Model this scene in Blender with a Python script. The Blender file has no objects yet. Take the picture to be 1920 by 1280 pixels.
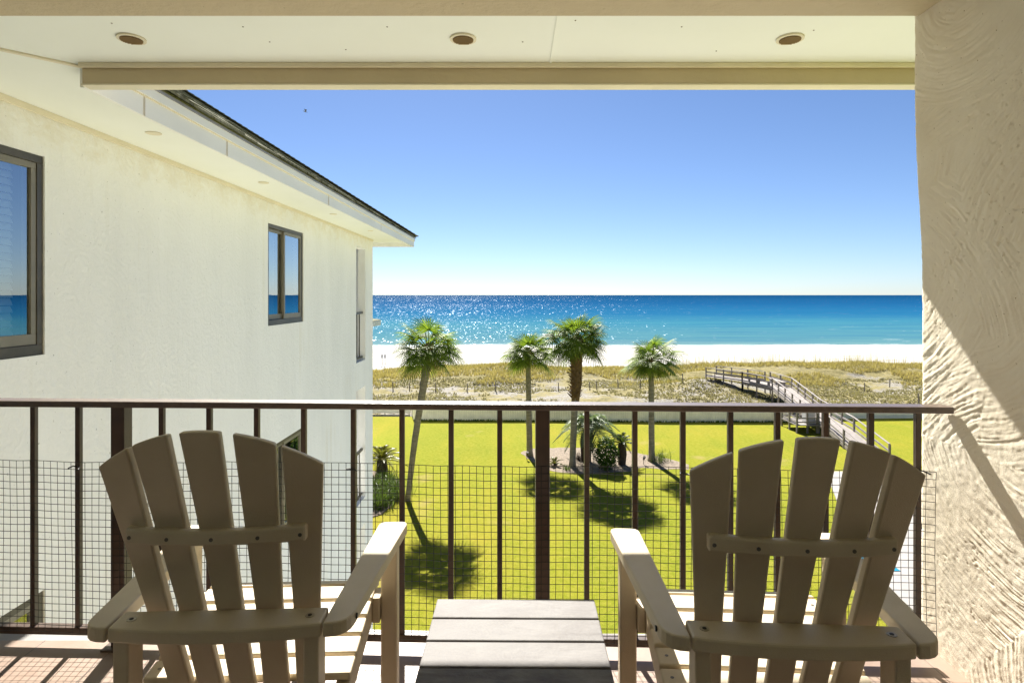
import bpy, bmesh, math, random
import numpy as np
from mathutils import Vector, Matrix, noise as mnoise
random.seed(7); rng = np.random.default_rng(7)
sc = bpy.context.scene
COL = sc.collection
R = math.radians
# ------------------------------------------------------------------ camera, world, sun
F = 1150.0; CX = 962.0; CY = 553.0            # focal length and vanishing point of the photograph (1920 px wide)
FLOOR = -1.35; GROUND = -10.0; SEA = -12.5
cam = bpy.data.cameras.new('camera'); camo = bpy.data.objects.new('camera', cam); COL.objects.link(camo)
camo.location = (0, 0, 0); camo.rotation_euler = (R(90), 0, 0)
cam.sensor_width = 36; cam.lens = F / 1920 * 36
cam.shift_x = (960 - CX) / 1920; cam.shift_y = (CY - 640) / 1920
cam.clip_start = 0.02; cam.clip_end = 90000
sc.camera = camo
SUN_EL, SUN_AZ = R(44.4), R(-10)             # azimuth measured from +Y, negative = left
w = bpy.data.worlds.new('World'); sc.world = w; w.use_nodes = True
wn = w.node_tree; bg = wn.nodes['Background']
sky = wn.nodes.new('ShaderNodeTexSky'); sky.sky_type = 'NISHITA'; sky.sun_disc = False
sky.sun_elevation = SUN_EL; sky.sun_rotation = SUN_AZ; sky.altitude = 0
sky.air_density = 0.75; sky.dust_density = 0.15; sky.ozone_density = 4.0
tint = wn.nodes.new('ShaderNodeMixRGB'); tint.blend_type = 'MULTIPLY'; tint.inputs[0].default_value = 1; tint.inputs[2].default_value = (.62, .65, .72, 1)
wn.links.new(sky.outputs[0], tint.inputs[1]); wn.links.new(tint.outputs[0], bg.inputs[0]); bg.inputs[1].default_value = 0.05
sl = bpy.data.lights.new('sun', 'SUN'); slo = bpy.data.objects.new('sun', sl); COL.objects.link(slo)
sl.energy = 4.6; sl.angle = R(0.53); sl.color = (1.0, 0.955, 0.87)
sd = Vector((math.sin(SUN_AZ) * math.cos(SUN_EL), math.cos(SUN_AZ) * math.cos(SUN_EL), math.sin(SUN_EL)))
slo.rotation_euler = sd.to_track_quat('Z', 'Y').to_euler(); slo.location = (0, 0, 30)
vs = sc.view_settings; vs.view_transform = 'Standard'; vs.look = 'None'; vs.gamma = 1; vs.exposure = 1.82
cy = sc.cycles; cy.max_bounces = 8; cy.diffuse_bounces = 5; cy.glossy_bounces = 3; cy.transparent_max_bounces = 12
cy.sample_clamp_indirect = 8; cy.use_denoising = True

# ------------------------------------------------------------------ helpers
class MB:
    def __init__(s): s.v = []; s.f = []
    def add(s, vs_, fs):
        b = len(s.v); s.v += [tuple(p) for p in vs_]; s.f += [tuple(i + b for i in f) for f in fs]; return s
    def box(s, x0, x1, y0, y1, z0, z1, fn=None):
        P = [(x, y, z) for x in (x0, x1) for y in (y0, y1) for z in (z0, z1)]
        if fn: P = [fn(*p) for p in P]
        return s.add(P, [(0,1,3,2),(4,6,7,5),(0,4,5,1),(2,3,7,6),(0,2,6,4),(1,5,7,3)])
    def bar(s, a, b, wx, wz, up=(0,0,1)):      # rectangular bar from a to b
        a = Vector(a); b = Vector(b); d = (b - a).normalized(); u = Vector(up)
        r = d.cross(u)
        if r.length < 1e-4: r = Vector((1,0,0))
        r.normalize(); u = r.cross(d).normalized()
        P = [p + r * i * wx / 2 + u * j * wz / 2 for p in (a, b) for i in (-1, 1) for j in (-1, 1)]
        return s.add(P, [(0,1,3,2),(4,6,7,5),(0,4,5,1),(2,3,7,6),(0,2,6,4),(1,5,7,3)])
    def tube(s, pts, rad, n=8, cap=True, jit=0):
        pts = [Vector(p) for p in pts]; m = len(pts)
        if not hasattr(rad, '__len__'): rad = [rad] * m
        V = []
        for i, p in enumerate(pts):
            d = (pts[min(i+1, m-1)] - pts[max(i-1, 0)]).normalized()
            r = d.cross(Vector((0,1,0.01))); 
            if r.length < 1e-3: r = d.cross(Vector((1,0,0)))
            r.normalize(); u = r.cross(d)
            for k in range(n):
                a = 2 * math.pi * k / n; q = rad[i] * (1 + jit * random.uniform(-1, 1))
                V.append(p + (r * math.cos(a) + u * math.sin(a)) * q)
        Fc = [(i*n+k, i*n+(k+1)%n, (i+1)*n+(k+1)%n, (i+1)*n+k) for i in range(m-1) for k in range(n)]
        if cap: Fc += [tuple(range(n-1, -1, -1)), tuple(range((m-1)*n, m*n))]
        return s.add(V, Fc)
    def prism(s, poly, z0, z1, fn=None):       # poly in xy extruded in z
        n = len(poly); P = [(x, y, z0) for x, y in poly] + [(x, y, z1) for x, y in poly]
        if fn: P = [fn(*p) for p in P]
        return s.add(P, [tuple(range(n-1, -1, -1)), tuple(range(n, 2*n))] + [(i, (i+1)%n, n+(i+1)%n, n+i) for i in range(n)])
    def disc(s, c, nrm, r, t, n=16):
        c = Vector(c); nrm = Vector(nrm).normalized(); return s.tube([c, c + nrm * t], r, n)
    def build(s, name, mat, parent=None, smooth=False, bevel=0, seg=2, fix=True):
        me = bpy.data.meshes.new(name); me.from_pydata(s.v, [], s.f)
        if fix:
            bm = bmesh.new(); bm.from_mesh(me); bmesh.ops.recalc_face_normals(bm, faces=bm.faces); bm.to_mesh(me); bm.free()
        o = bpy.data.objects.new(name, me); COL.objects.link(o)
        for m in (mat if isinstance(mat, (list, tuple)) else [mat]): me.materials.append(m)
        if parent: o.parent = parent
        if smooth: me.shade_smooth()
        if bevel:
            b = o.modifiers.new('bevel', 'BEVEL'); b.width = bevel; b.segments = seg; b.limit_method = 'ANGLE'; b.angle_limit = R(35)
        return o
def np_mesh(name, V, Fq, mat, parent=None, smooth=True):
    me = bpy.data.meshes.new(name); V = np.asarray(V, dtype=np.float32); Fq = np.asarray(Fq, dtype=np.int32)
    k = Fq.shape[1]; me.vertices.add(len(V)); me.vertices.foreach_set('co', V.ravel())
    me.loops.add(Fq.size); me.loops.foreach_set('vertex_index', Fq.ravel())
    me.polygons.add(len(Fq)); me.polygons.foreach_set('loop_start', np.arange(0, Fq.size, k, dtype=np.int32))
    me.update(calc_edges=True); me.validate()
    me.materials.append(mat)
    if smooth: me.shade_smooth()
    o = bpy.data.objects.new(name, me); COL.objects.link(o)
    if parent: o.parent = parent
    return o
def tag(o, label=None, cat=None, group=None, kind=None):
    if label: o['label'] = label
    if cat: o['category'] = cat
    if group: o['group'] = group
    if kind: o['kind'] = kind
    return o
def empty(name, loc=(0,0,0), rz=0):
    o = bpy.data.objects.new(name, None); COL.objects.link(o); o.location = loc; o.rotation_euler = (0,0,rz); o.empty_display_size = .1; return o
def copy_tree(o, parent=None):
    c = o.copy(); COL.objects.link(c)
    if parent: c.parent = parent
    for ch in [x for x in COL.objects if x.parent == o]: copy_tree(ch, c)
    return c
def sm(a, b, x): t = np.clip((x - a) / (b - a), 0, 1); return t * t * (3 - 2 * t)
def vnoise(x, y, seed=0):                      # numpy value noise
    g = np.random.default_rng(seed).random((256, 256)); xi = np.floor(x).astype(int); yi = np.floor(y).astype(int)
    fx = x - xi; fy = y - yi; fx = fx*fx*(3-2*fx); fy = fy*fy*(3-2*fy)
    a = g[xi % 256, yi % 256]; b = g[(xi+1) % 256, yi % 256]; c = g[xi % 256, (yi+1) % 256]; d = g[(xi+1) % 256, (yi+1) % 256]
    return (a*(1-fx)+b*fx)*(1-fy) + (c*(1-fx)+d*fx)*fy
def fbm(x, y, seed=0, o=4):
    s = 0; a = .5
    for i in range(o): s = s + a * vnoise(x * 2**i + 17*i, y * 2**i + 31*i, seed + i); a *= .5
    return s / (1 - .5**o)
# ------------------------------------------------------------------ materials
class NT:
    def __init__(s, name):
        s.m = bpy.data.materials.new(name); s.m.use_nodes = True; s.t = s.m.node_tree; s.b = s.t.nodes['Principled BSDF']; s.o = s.t.nodes['Material Output']
    def n(s, ty, **kw):
        x = s.t.nodes.new('ShaderNode' + ty)
        for k, v in kw.items():
            if k in x.inputs.keys(): x.inputs[k].default_value = v
            else: setattr(x, k, v)
        return x
    def l(s, a, b): s.t.links.new(a, b)
    def co(s, scale=(1,1,1), rot=(0,0,0), kind='Object'):
        tc = s.n('TexCoord'); mp = s.n('Mapping'); mp.inputs['Scale'].default_value = scale; mp.inputs['Rotation'].default_value = rot
        s.l(tc.outputs[kind], mp.inputs['Vector']); return mp.outputs[0]
    def noise(s, vec, scale, detail=4, rough=.55, dist=0):
        x = s.n('TexNoise'); x.inputs['Scale'].default_value = scale; x.inputs['Detail'].default_value = detail
        x.inputs['Roughness'].default_value = rough; x.inputs['Distortion'].default_value = dist
        s.l(vec, x.inputs['Vector']); return x.outputs['Fac']
    def ramp(s, fac, stops):
        r = s.n('ValToRGB'); e = r.color_ramp.elements
        while len(e) < len(stops): e.new(.5)
        for i, (p, c) in enumerate(stops): e[i].position = p; e[i].color = (*c, 1) if len(c) == 3 else c
        s.l(fac, r.inputs[0]); return r.outputs[0]
    def mix(s, fac, a, b, mode='MIX'):
        x = s.n('MixRGB'); x.blend_type = mode
        for i, v in enumerate((fac, a, b)):
            if hasattr(v, 'links'): s.l(v, x.inputs[i])
            else: x.inputs[i].default_value = v if i == 0 else (*v, 1)
        return x.outputs[0]
    def math(s, op, a, b=0, c=None):
        x = s.n('Math'); x.operation = op
        for i, v in enumerate((a, b) if c is None else (a, b, c)):
            if hasattr(v, 'links'): s.l(v, x.inputs[i])
            else: x.inputs[i].default_value = v
        return x.outputs[0]
    def bump(s, h, dist, strength=1.0, nrm=None):
        x = s.n('Bump'); x.inputs['Distance'].default_value = dist; x.inputs['Strength'].default_value = strength
        s.l(h, x.inputs['Height'])
        if nrm: s.l(nrm, x.inputs['Normal'])
        return x.outputs[0]
    def done(s, color=None, rough=None, nrm=None, metal=0, spec=None):
        for v, k in ((color, 'Base Color'), (rough, 'Roughness'), (metal, 'Metallic'), (spec, 'Specular IOR Level')):
            if v is None: continue
            if hasattr(v, 'links'): s.l(v, s.b.inputs[k])
            else: s.b.inputs[k].default_value = (*v, 1) if k == 'Base Color' else v
        if nrm: s.l(nrm, s.b.inputs['Normal'])
        return s.m
    def leaf(s, color, rough=.5, trans=.3, nrm=None):
        s.done(color, rough, nrm, spec=.18); t = s.n('BsdfTranslucent'); mx = s.n('MixShader'); mx.inputs[0].default_value = trans
        c2 = s.mix(1, color if hasattr(color, 'links') else color, (1.5, 1.6, .8), 'MULTIPLY')
        s.l(c2, t.inputs[0]); s.l(s.b.outputs[0], mx.inputs[1]); s.l(t.outputs[0], mx.inputs[2]); s.l(mx.outputs[0], s.o.inputs[0]); return s.m
def simple(name, col, rough=.6, var=.12, scale=8, bump=0, bscale=60, metal=0, spec=.5, stretch=(1,1,1)):
    t = NT(name); v = t.co(stretch); n1 = t.noise(v, scale, 5)
    c = t.ramp(n1, [(.3, tuple(x*(1-var) for x in col)), (.7, tuple(min(1, x*(1+var)) for x in col))])
    nr = t.bump(t.noise(v, bscale, 4), bump) if bump else None
    return t.done(c, rough, nr, metal, spec)
def m_stucco(name, col, amp=.006, freq=60, cell=2.2, rings=.10, stains=False):
    t = NT(name); v = t.co()
    wn_ = t.n('TexNoise'); wn_.inputs['Scale'].default_value = 1.6; wn_.inputs['Detail'].default_value = 3; t.l(v, wn_.inputs['Vector'])
    wp = t.n('VectorMath'); wp.operation = 'MULTIPLY_ADD'; wp.inputs[1].default_value = (.35,.35,.35); t.l(wn_.outputs['Color'], wp.inputs[0]); t.l(v, wp.inputs[2])
    vo = t.n('TexVoronoi'); vo.inputs['Scale'].default_value = cell; t.l(wp.outputs[0], vo.inputs['Vector'])
    arcs = t.math('SINE', t.math('MULTIPLY', vo.outputs['Distance'], freq))
    fine = t.noise(v, 24, 6, .65); mask = t.ramp(t.noise(v, 2.3, 2), [(.42, (0,0,0)), (.6, (1,1,1))])
    h = t.math('ADD', t.math('MULTIPLY', t.math('MULTIPLY', arcs, mask), rings), t.math('MULTIPLY', fine, 1.4))
    h = t.math('ADD', h, t.math('MULTIPLY', t.noise(t.co((3, 3, 1)), 3.0, 6, .62, .4), 1.8))
    st = t.noise(t.co((1.2, 1.2, .25)), 1.3, 5)
    c = t.ramp(st, [(.3, tuple(x*.93 for x in col)), (.62, col)])
    pits = t.ramp(t.noise(v, 30, 3, .7), [(.27, (1,1,1)), (.31, (0,0,0))])
    c = t.mix(pits, c, tuple(x*.45 for x in col))
    if stains:                                 # weathering below the soffit and runs from the window sills
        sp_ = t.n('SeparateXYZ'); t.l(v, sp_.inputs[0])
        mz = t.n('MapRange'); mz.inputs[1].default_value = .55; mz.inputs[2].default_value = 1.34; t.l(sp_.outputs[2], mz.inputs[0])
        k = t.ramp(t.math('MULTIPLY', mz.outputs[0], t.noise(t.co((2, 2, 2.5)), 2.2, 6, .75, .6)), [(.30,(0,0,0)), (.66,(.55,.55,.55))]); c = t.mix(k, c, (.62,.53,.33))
        run = t.ramp(t.math('MULTIPLY', t.noise(t.co((9, 9, .22)), 1.0, 4, .6), t.noise(t.co((1,1,1)), .7, 3)), [(.30,(0,0,0)), (.46,(.35,.35,.35))]); c = t.mix(run, c, (.66,.62,.50))
    return t.done(c, .9, t.bump(h, amp), spec=.2)
M = {}
M['stucco_far'] = m_stucco('stucco_pale', (.86, .865, .85), .006, stains=True)
M['stucco_beam'] = m_stucco('stucco_beam', (.56, .47, .32), .005, 70, 3, 0)
t = NT('stucco_wall'); v = t.co(); n1 = t.noise(v, 2.2, 6, .6); n2 = t.noise(v, 260, 3, .7)
c = t.ramp(n1, [(.3, (.76,.67,.52)), (.65, (.86,.79,.65))])
pit = t.ramp(t.noise(v, 75, 2, .6), [(.27, (1,1,1)), (.295, (0,0,0))])
c = t.mix(pit, c, (.36,.27,.13)); M['stucco'] = t.done(c, .9, t.bump(n2, .0012), spec=.2)
t = NT('soffit_paint'); v = t.co(); n1 = t.noise(v, 1.4, 5); dots = t.ramp(t.noise(v, 14, 2), [(.0, (0,0,0)), (1, (0,0,0))])
c = t.ramp(n1, [(.3, (.82,.84,.78)), (.7, (.85,.87,.82))]); M['soffit'] = t.done(c, .6, t.bump(t.noise(v, 5, 2), .002), spec=.3)
M['trim'] = simple('trim_paint', (.72,.66,.50), .55, .06, 3, .0015, 40)
M['fascia'] = simple('fascia_paint', (.80,.80,.76), .5, .07, 2.5, .002, 30, stretch=(1,.3,1))
M['header'] = simple('header_paint', (.50,.42,.27), .6, .07, 2.0, .002, 30)
M['drip'] = simple('drip_metal', (.22,.22,.23), .4, .2, 6)
t = NT('shingle'); v = t.co(); br = t.n('TexBrick'); br.inputs['Scale'].default_value = 4; br.inputs['Color1'].default_value = (.22,.21,.13,1); br.inputs['Color2'].default_value = (.15,.145,.09,1); br.inputs['Mortar'].default_value = (.03,.03,.03,1)
t.l(v, br.inputs['Vector']); c = t.mix(t.noise(v, 30, 5), br.outputs['Color'], (.2,.2,.13)); M['shingle'] = t.done(c, .95, t.bump(t.noise(v, 40, 4), .01), spec=.1)
M['bronze'] = simple('bronze_frame', (.075,.065,.05), .38, .25, 6, .0005, 80)
M['bronze_light'] = simple('bronze_sash', (.23,.21,.165), .42, .12, 6)
M['dark'] = simple('dark_gasket', (.012,.011,.010), .6)
M['room'] = simple('room_dark', (.09,.09,.10), .9)
M['blind'] = simple('blind_white', (.82,.85,.86), .6, .05, 6)
M['curtain'] = simple('curtain_cloth', (.36,.42,.44), .9, .25, 7, .02, 9, stretch=(1,3,.5))
t = NT('window_glass'); g = t.n('BsdfGlossy'); t.l(t.bump(t.noise(t.co(), 2.5, 1), .0006), g.inputs['Normal']); g.inputs['Roughness'].default_value = .01; g.inputs['Color'].default_value = (.92,.97,1,1)
tr = t.n('BsdfTransparent'); tr.inputs[0].default_value = (.80,.90,.95,1); fr = t.n('Fresnel'); fr.inputs[0].default_value = 1.9
mx = t.n('MixShader'); t.l(t.math('ADD', t.math('MULTIPLY', fr.outputs[0], 1.6), .22), mx.inputs[0]); t.l(tr.outputs[0], mx.inputs[1]); t.l(g.outputs[0], mx.inputs[2]); t.l(mx.outputs[0], t.o.inputs[0]); M['glass'] = t.m
# chair plastic
t = NT('chair_lumber'); v = t.co(); n1 = t.noise(v, 5, 4); c = t.ramp(n1, [(.3, (.52,.435,.30)), (.7, (.60,.51,.37))])
M['chair'] = t.done(c, t.math('ADD', t.math('MULTIPLY', t.noise(v, 30, 4), .2), .42), t.bump(t.noise(v, 420, 3, .7), .0009), spec=.5)
t = NT('table_lumber'); v = t.co((.35,1,1)); n1 = t.noise(v, 16, 7, .7, .6); n2 = t.noise(t.co(), 5, 4)
c = t.ramp(n1, [(.30, (.14,.12,.11)), (.5, (.32,.30,.29)), (.72, (.50,.48,.47))]); c = t.mix(t.ramp(n2, [(.5,(0,0,0)), (.72,(.55,.55,.55))]), c, (.19,.16,.15))
M['table'] = t.done(c, t.math('ADD', t.math('MULTIPLY', n1, .5), .40), t.bump(t.noise(t.co(), 60, 4, .7), .0012), spec=.28)
M['screw'] = simple('screw_steel', (.16,.14,.12), .4, .2, 40, metal=.6)
M['washer'] = simple('washer', (.42,.36,.27), .35, metal=.3)
M['rail'] = simple('rail_paint', (.072,.042,.028), .33, .3, 9, .0006, 120, spec=.6)
t = NT('rail_top'); v = t.co(); c = t.ramp(t.noise(v, 25, 5), [(.3, (.075,.045,.032)), (.72, (.115,.075,.055))]); M['rail_top'] = t.done(c, .36, t.bump(t.noise(v, 90, 3), .0008), spec=.9)
M['net'] = simple('net_plastic', (.022,.02,.018), .45, .2, 10)
# floor tile
t = NT('floor_tile'); v = t.co(); br = t.n('TexBrick'); br.offset = 0; br.squash = 1; br.inputs['Scale'].default_value = 1; br.inputs['Brick Width'].default_value = .305; br.inputs['Row Height'].default_value = .305
br.inputs['Mortar Size'].default_value = .003; br.inputs['Mortar Smooth'].default_value = .3; br.inputs['Color1'].default_value = (.50,.34,.25,1); br.inputs['Color2'].default_value = (.44,.30,.22,1); br.inputs['Mortar'].default_value = (.20,.14,.10,1)
t.l(v, br.inputs['Vector']); c = t.mix(t.ramp(t.noise(v, 7, 6, .6), [(.35,(0,0,0)), (.7,(.5,.5,.5))]), br.outputs['Color'], (.58,.48,.40))
M['tile'] = t.done(c, .38, t.bump(t.math('ADD', t.math('MULTIPLY', br.outputs['Fac'], -1), t.math('MULTIPLY', t.noise(v, 20, 4), .3)), .002), spec=.45)
M['concrete'] = simple('concrete_pale', (.48,.46,.44), .8, .1, 8, .002, 60)
# lawn
t = NT('lawn'); v = t.co(); a = t.noise(v, .14, 5, .6); b = t.noise(v, 1.6, 5, .65); f = t.noise(v, 22, 4, .7)
c = t.ramp(a, [(.32, (.17,.215,.012)), (.5, (.25,.265,.016)), (.66, (.33,.28,.03))])
c = t.mix(t.ramp(b, [(.3,(0,0,0)), (.75,(.55,.55,.55))]), c, (.33,.295,.03)); c = t.mix(t.ramp(f, [(.3,(.35,.35,.35)), (.6,(0,0,0))]), c, (.12,.17,.010))
c = t.mix(t.ramp(t.noise(t.co((1.6, .35, 1), (0, 0, .5)), .55, 5, .7), [(.40,(.45,.45,.45)), (.58,(0,0,0))]), c, (.16,.22,.012)); c = t.mix(t.ramp(t.noise(v, 5, 5, .75), [(.42,(.4,.4,.4)), (.60,(0,0,0))]), c, (.40,.36,.06)); bare = t.ramp(t.noise(v, .33, 3, .5), [(.63,(0,0,0)), (.74,(.6,.6,.6))]); c = t.mix(bare, c, (.40,.31,.13))
M['lawn'] = t.done(c, .9, t.bump(f, .05), spec=.03)
t = NT('dune_sand'); v = t.co(); sep = t.n('SeparateXYZ'); t.l(v, sep.inputs[0]); Y = sep.outputs[1]
n1 = t.noise(v, .22, 6, .65); n2 = t.noise(v, 2.2, 6, .75); n3 = t.noise(t.co((.25, .8, 1)), .5, 6, .7)
sand = t.ramp(n3, [(.34, (.40,.37,.33)), (.5, (.60,.58,.54)), (.62, (.68,.66,.62))])
sp = t.ramp(t.noise(v, 5, 6, .85), [(.42, (.14,.12,.08)), (.53, (.42,.40,.37))]); zz = t.n('MapRange'); zz.inputs[1].default_value = 83; zz.inputs[2].default_value = 91; zz.inputs[3].default_value = 1; zz.inputs[4].default_value = 0; t.l(Y, zz.inputs[0])
sand = t.mix(zz.outputs[0], sand, sp)
scr = t.ramp(n2, [(.3, (.10,.10,.04)), (.5, (.28,.24,.10)), (.72, (.46,.39,.21))])
zone = t.math('MULTIPLY', t.math('GREATER_THAN', Y, 49), t.math('LESS_THAN', Y, 88.5))
mr = t.n('MapRange'); mr.inputs[1].default_value = 85; mr.inputs[2].default_value = 90; mr.inputs[3].default_value = 1; mr.inputs[4].default_value = 0; t.l(Y, mr.inputs[0])
mk = t.math('ADD', t.math('MULTIPLY', n1, .9), t.math('MULTIPLY', n2, .55)); m3 = t.n('MapRange'); m3.inputs[1].default_value = 72; m3.inputs[2].default_value = 80; m3.inputs[3].default_value = 0; m3.inputs[4].default_value = .12; t.l(Y, m3.inputs[0]); mk = t.math('ADD', mk, m3.outputs[0]); mk = t.ramp(mk, [(.64,(0,0,0)), (.78,(1,1,1))])
mk = t.math('MULTIPLY', mk, mr.outputs[0]); c = t.mix(mk, sand, scr)
M['sand'] = t.done(c, .95, t.bump(t.math('ADD', t.math('MULTIPLY', n2, .6), t.math('MULTIPLY', t.noise(v, 9, 4), .25)), .12), spec=.1)
M['mulch'] = simple('mulch_bed', (.33,.26,.19), .95, .3, 6, .06, 25)
# sea
t = NT('sea_water'); v = t.co(); sep = t.n('SeparateXYZ'); t.l(v, sep.inputs[0]); Y = sep.outputs[1]
wob = t.noise(t.co((.004,.02,1)), 1, 4); lg = t.math('LOGARITHM', t.math('ADD', Y, t.math('MULTIPLY', t.math('SUBTRACT', wob, .5), t.math('MULTIPLY', Y, .35))), 10)
mr = t.n('MapRange'); mr.inputs[1].default_value = 2.15; mr.inputs[2].default_value = 3.6; t.l(lg, mr.inputs[0])
c = t.ramp(mr.outputs[0], [(0, (.18,.30,.30)), (.05, (.085,.22,.26)), (.2, (.045,.19,.27)), (.32, (.018,.125,.25)), (.55, (.009,.08,.20)), (1, (.005,.05,.13))])
st = t.noise(t.co((.03,.22,1)), 1, 5, .6); c = t.mix(t.ramp(st, [(.35,(.35,.35,.35)), (.6,(0,0,0))]), c, (.006,.09,.24))
fo = t.noise(t.co((.05,.45,1)), 1, 5, .7); mf = t.n('MapRange'); mf.inputs[1].default_value = 149; mf.inputs[2].default_value = 158; mf.inputs[3].default_value = .68; mf.inputs[4].default_value = .3; t.l(Y, mf.inputs[0])
foam = t.ramp(t.math('ADD', fo, mf.outputs[0]), [(.96,(0,0,0)), (1.0,(.8,.8,.8))]); c = t.mix(foam, c, (.8,.82,.82))
def facets(sx, sy):
    vo = t.n('TexVoronoi'); vo.inputs['Scale'].default_value = 1; t.l(t.co((sx, sy, 1)), vo.inputs['Vector']); return vo.outputs['Color']
A = facets(3.0, .6); B = facets(1.4, .18); C = facets(.5, .045)
def mr_(a, b):
    m = t.n('MapRange'); m.inputs[1].default_value = a; m.inputs[2].default_value = b; t.l(Y, m.inputs[0]); return m.outputs[0]
cc = t.mix(mr_(280, 420), A, B); cc = t.mix(mr_(800, 1300), cc, C)
s3 = t.n('SeparateXYZ'); t.l(cc, s3.inputs[0])
tx = t.math('MULTIPLY', t.math('SUBTRACT', s3.outputs[0], .5), t.math('ADD', t.math('MULTIPLY', s3.outputs[1], .95), .08)); ty = t.math('SUBTRACT', t.math('MULTIPLY', s3.outputs[2], .85), .48)
sm_ = t.noise(t.co((.5,1.1,1)), .9, 6, .7); cb = t.n('CombineXYZ'); t.l(tx, cb.inputs[0]); t.l(t.math('MULTIPLY', ty, 1.0), cb.inputs[1]); cb.inputs[2].default_value = 1
nv = t.n('VectorMath'); nv.operation = 'NORMALIZE'; t.l(cb.outputs[0], nv.inputs[0])
t.done(c, .5, None, spec=0); gl = t.n('BsdfGlossy'); gl.inputs['Roughness'].default_value = .2; t.l(nv.outputs[0], gl.inputs['Normal']); gl.inputs['Color'].default_value = (.9,.95,1,1)
mx = t.n('MixShader'); mx.inputs[0].default_value = .005; t.l(t.b.outputs[0], mx.inputs[1]); t.l(gl.outputs[0], mx.inputs[2]); t.l(mx.outputs[0], t.o.inputs[0]); M['sea'] = t.m
def m_leaf(name, c0, c1, rough=.45, trans=.3, sc_=3):
    t = NT(name); v = t.co(); g = t.n('NewGeometry'); f = t.math('ADD', t.math('MULTIPLY', g.outputs['Random Per Island'], .7), t.math('MULTIPLY', t.noise(v, sc_, 3), .3))
    return t.leaf(t.ramp(f, [(.15, c0), (.85, c1)]), rough, trans)
M['palm'] = m_leaf('palm_frond', (.06,.11,.014), (.26,.34,.05), .55)
M['palm_dry'] = m_leaf('palm_boot', (.16,.09,.04), (.34,.22,.11), .8, .1)
M['pindo'] = m_leaf('pindo_frond', (.14,.20,.11), (.30,.38,.21), .45)
M['cycad'] = m_leaf('cycad_frond', (.08,.11,.02), (.30,.26,.05), .35)
M['cycad_green'] = m_leaf('cycad_green', (.03,.065,.012), (.10,.13,.03), .35)
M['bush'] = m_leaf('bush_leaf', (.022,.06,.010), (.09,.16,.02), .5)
M['lily'] = m_leaf('lily_leaf', (.05,.10,.02), (.18,.24,.05), .4)
M['grass_gold'] = m_leaf('dune_grass', (.26,.22,.10), (.56,.45,.24), .7, .3, .25)
M['grass_olive'] = m_leaf('dune_scrub', (.20,.18,.08), (.52,.45,.27), .7, .3, .3)
M['oats'] = m_leaf('sea_oats', (.34,.30,.20), (.55,.48,.33), .8, .2)
M['trunk'] = simple('palm_trunk', (.27,.235,.18), .95, .3, 3, .05, 9, stretch=(1,1,4))
M['trunk_dark'] = simple('dark_trunk', (.09,.06,.04), .95, .4, 6, .05, 14)
M['wood'] = simple('weathered_wood', (.36,.32,.30), .85, .2, 3, .004, 30)
M['wood_dark'] = simple('weathered_post', (.30,.26,.22), .9, .3, 3, .004, 30)
M['picket'] = simple('cream_fence', (.80,.76,.62), .7, .1, 2, .004, 12)
M['black_metal'] = simple('black_metal', (.03,.03,.03), .5)
M['white'] = simple('white_panel', (.72,.72,.70), .6, .05)
M['paving'] = simple('pool_paving', (.40,.38,.36), .85, .1, 2, .004, 20)
M['pool'] = simple('pool_water', (.03,.30,.45), .05, .1, 1, .01, 4)
M['bird'] = simple('bird_dark', (.16,.17,.19), .8)

# base colours of the sunlit exterior and furniture, scaled down to offset the raised exposure
def albedo(k, keys):
    for key in keys:
        tr_ = M[key].node_tree
        for nd in list(tr_.nodes):
            nm = {'BSDF_PRINCIPLED': 'Base Color', 'BSDF_TRANSLUCENT': 'Color'}.get(nd.type)
            if not nm or not nd.inputs[nm].links: continue
            src = nd.inputs[nm].links[0].from_socket; mm = tr_.nodes.new('ShaderNodeMixRGB'); mm.blend_type = 'MULTIPLY'; mm.inputs[0].default_value = 1; mm.inputs[2].default_value = (k, k, k, 1)
            tr_.links.new(src, mm.inputs[1]); tr_.links.new(mm.outputs[0], nd.inputs[nm])
albedo(.76, ('lawn',)); albedo(.66, ('mulch', 'palm_dry', 'pindo', 'cycad', 'cycad_green', 'lily', 'trunk_dark', 'wood', 'wood_dark', 'white', 'paving', 'pool', 'grass_olive', 'sea'))
albedo(.85, ('grass_gold', 'oats'))
albedo(.80, ('palm', 'bush')); albedo(.52, ('tile', 'concrete')); albedo(.66, ('sand',)); albedo(.45, ('table',)); albedo(.8, ('rail', 'rail_top', 'bronze', 'bronze_light', 'net'))
M['bounce_slab'] = simple('bounce_slab_pale', (.50,.51,.45), .8, .08, 1, .003, 20)  # pale colour of the added sun-bounce slab

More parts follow.
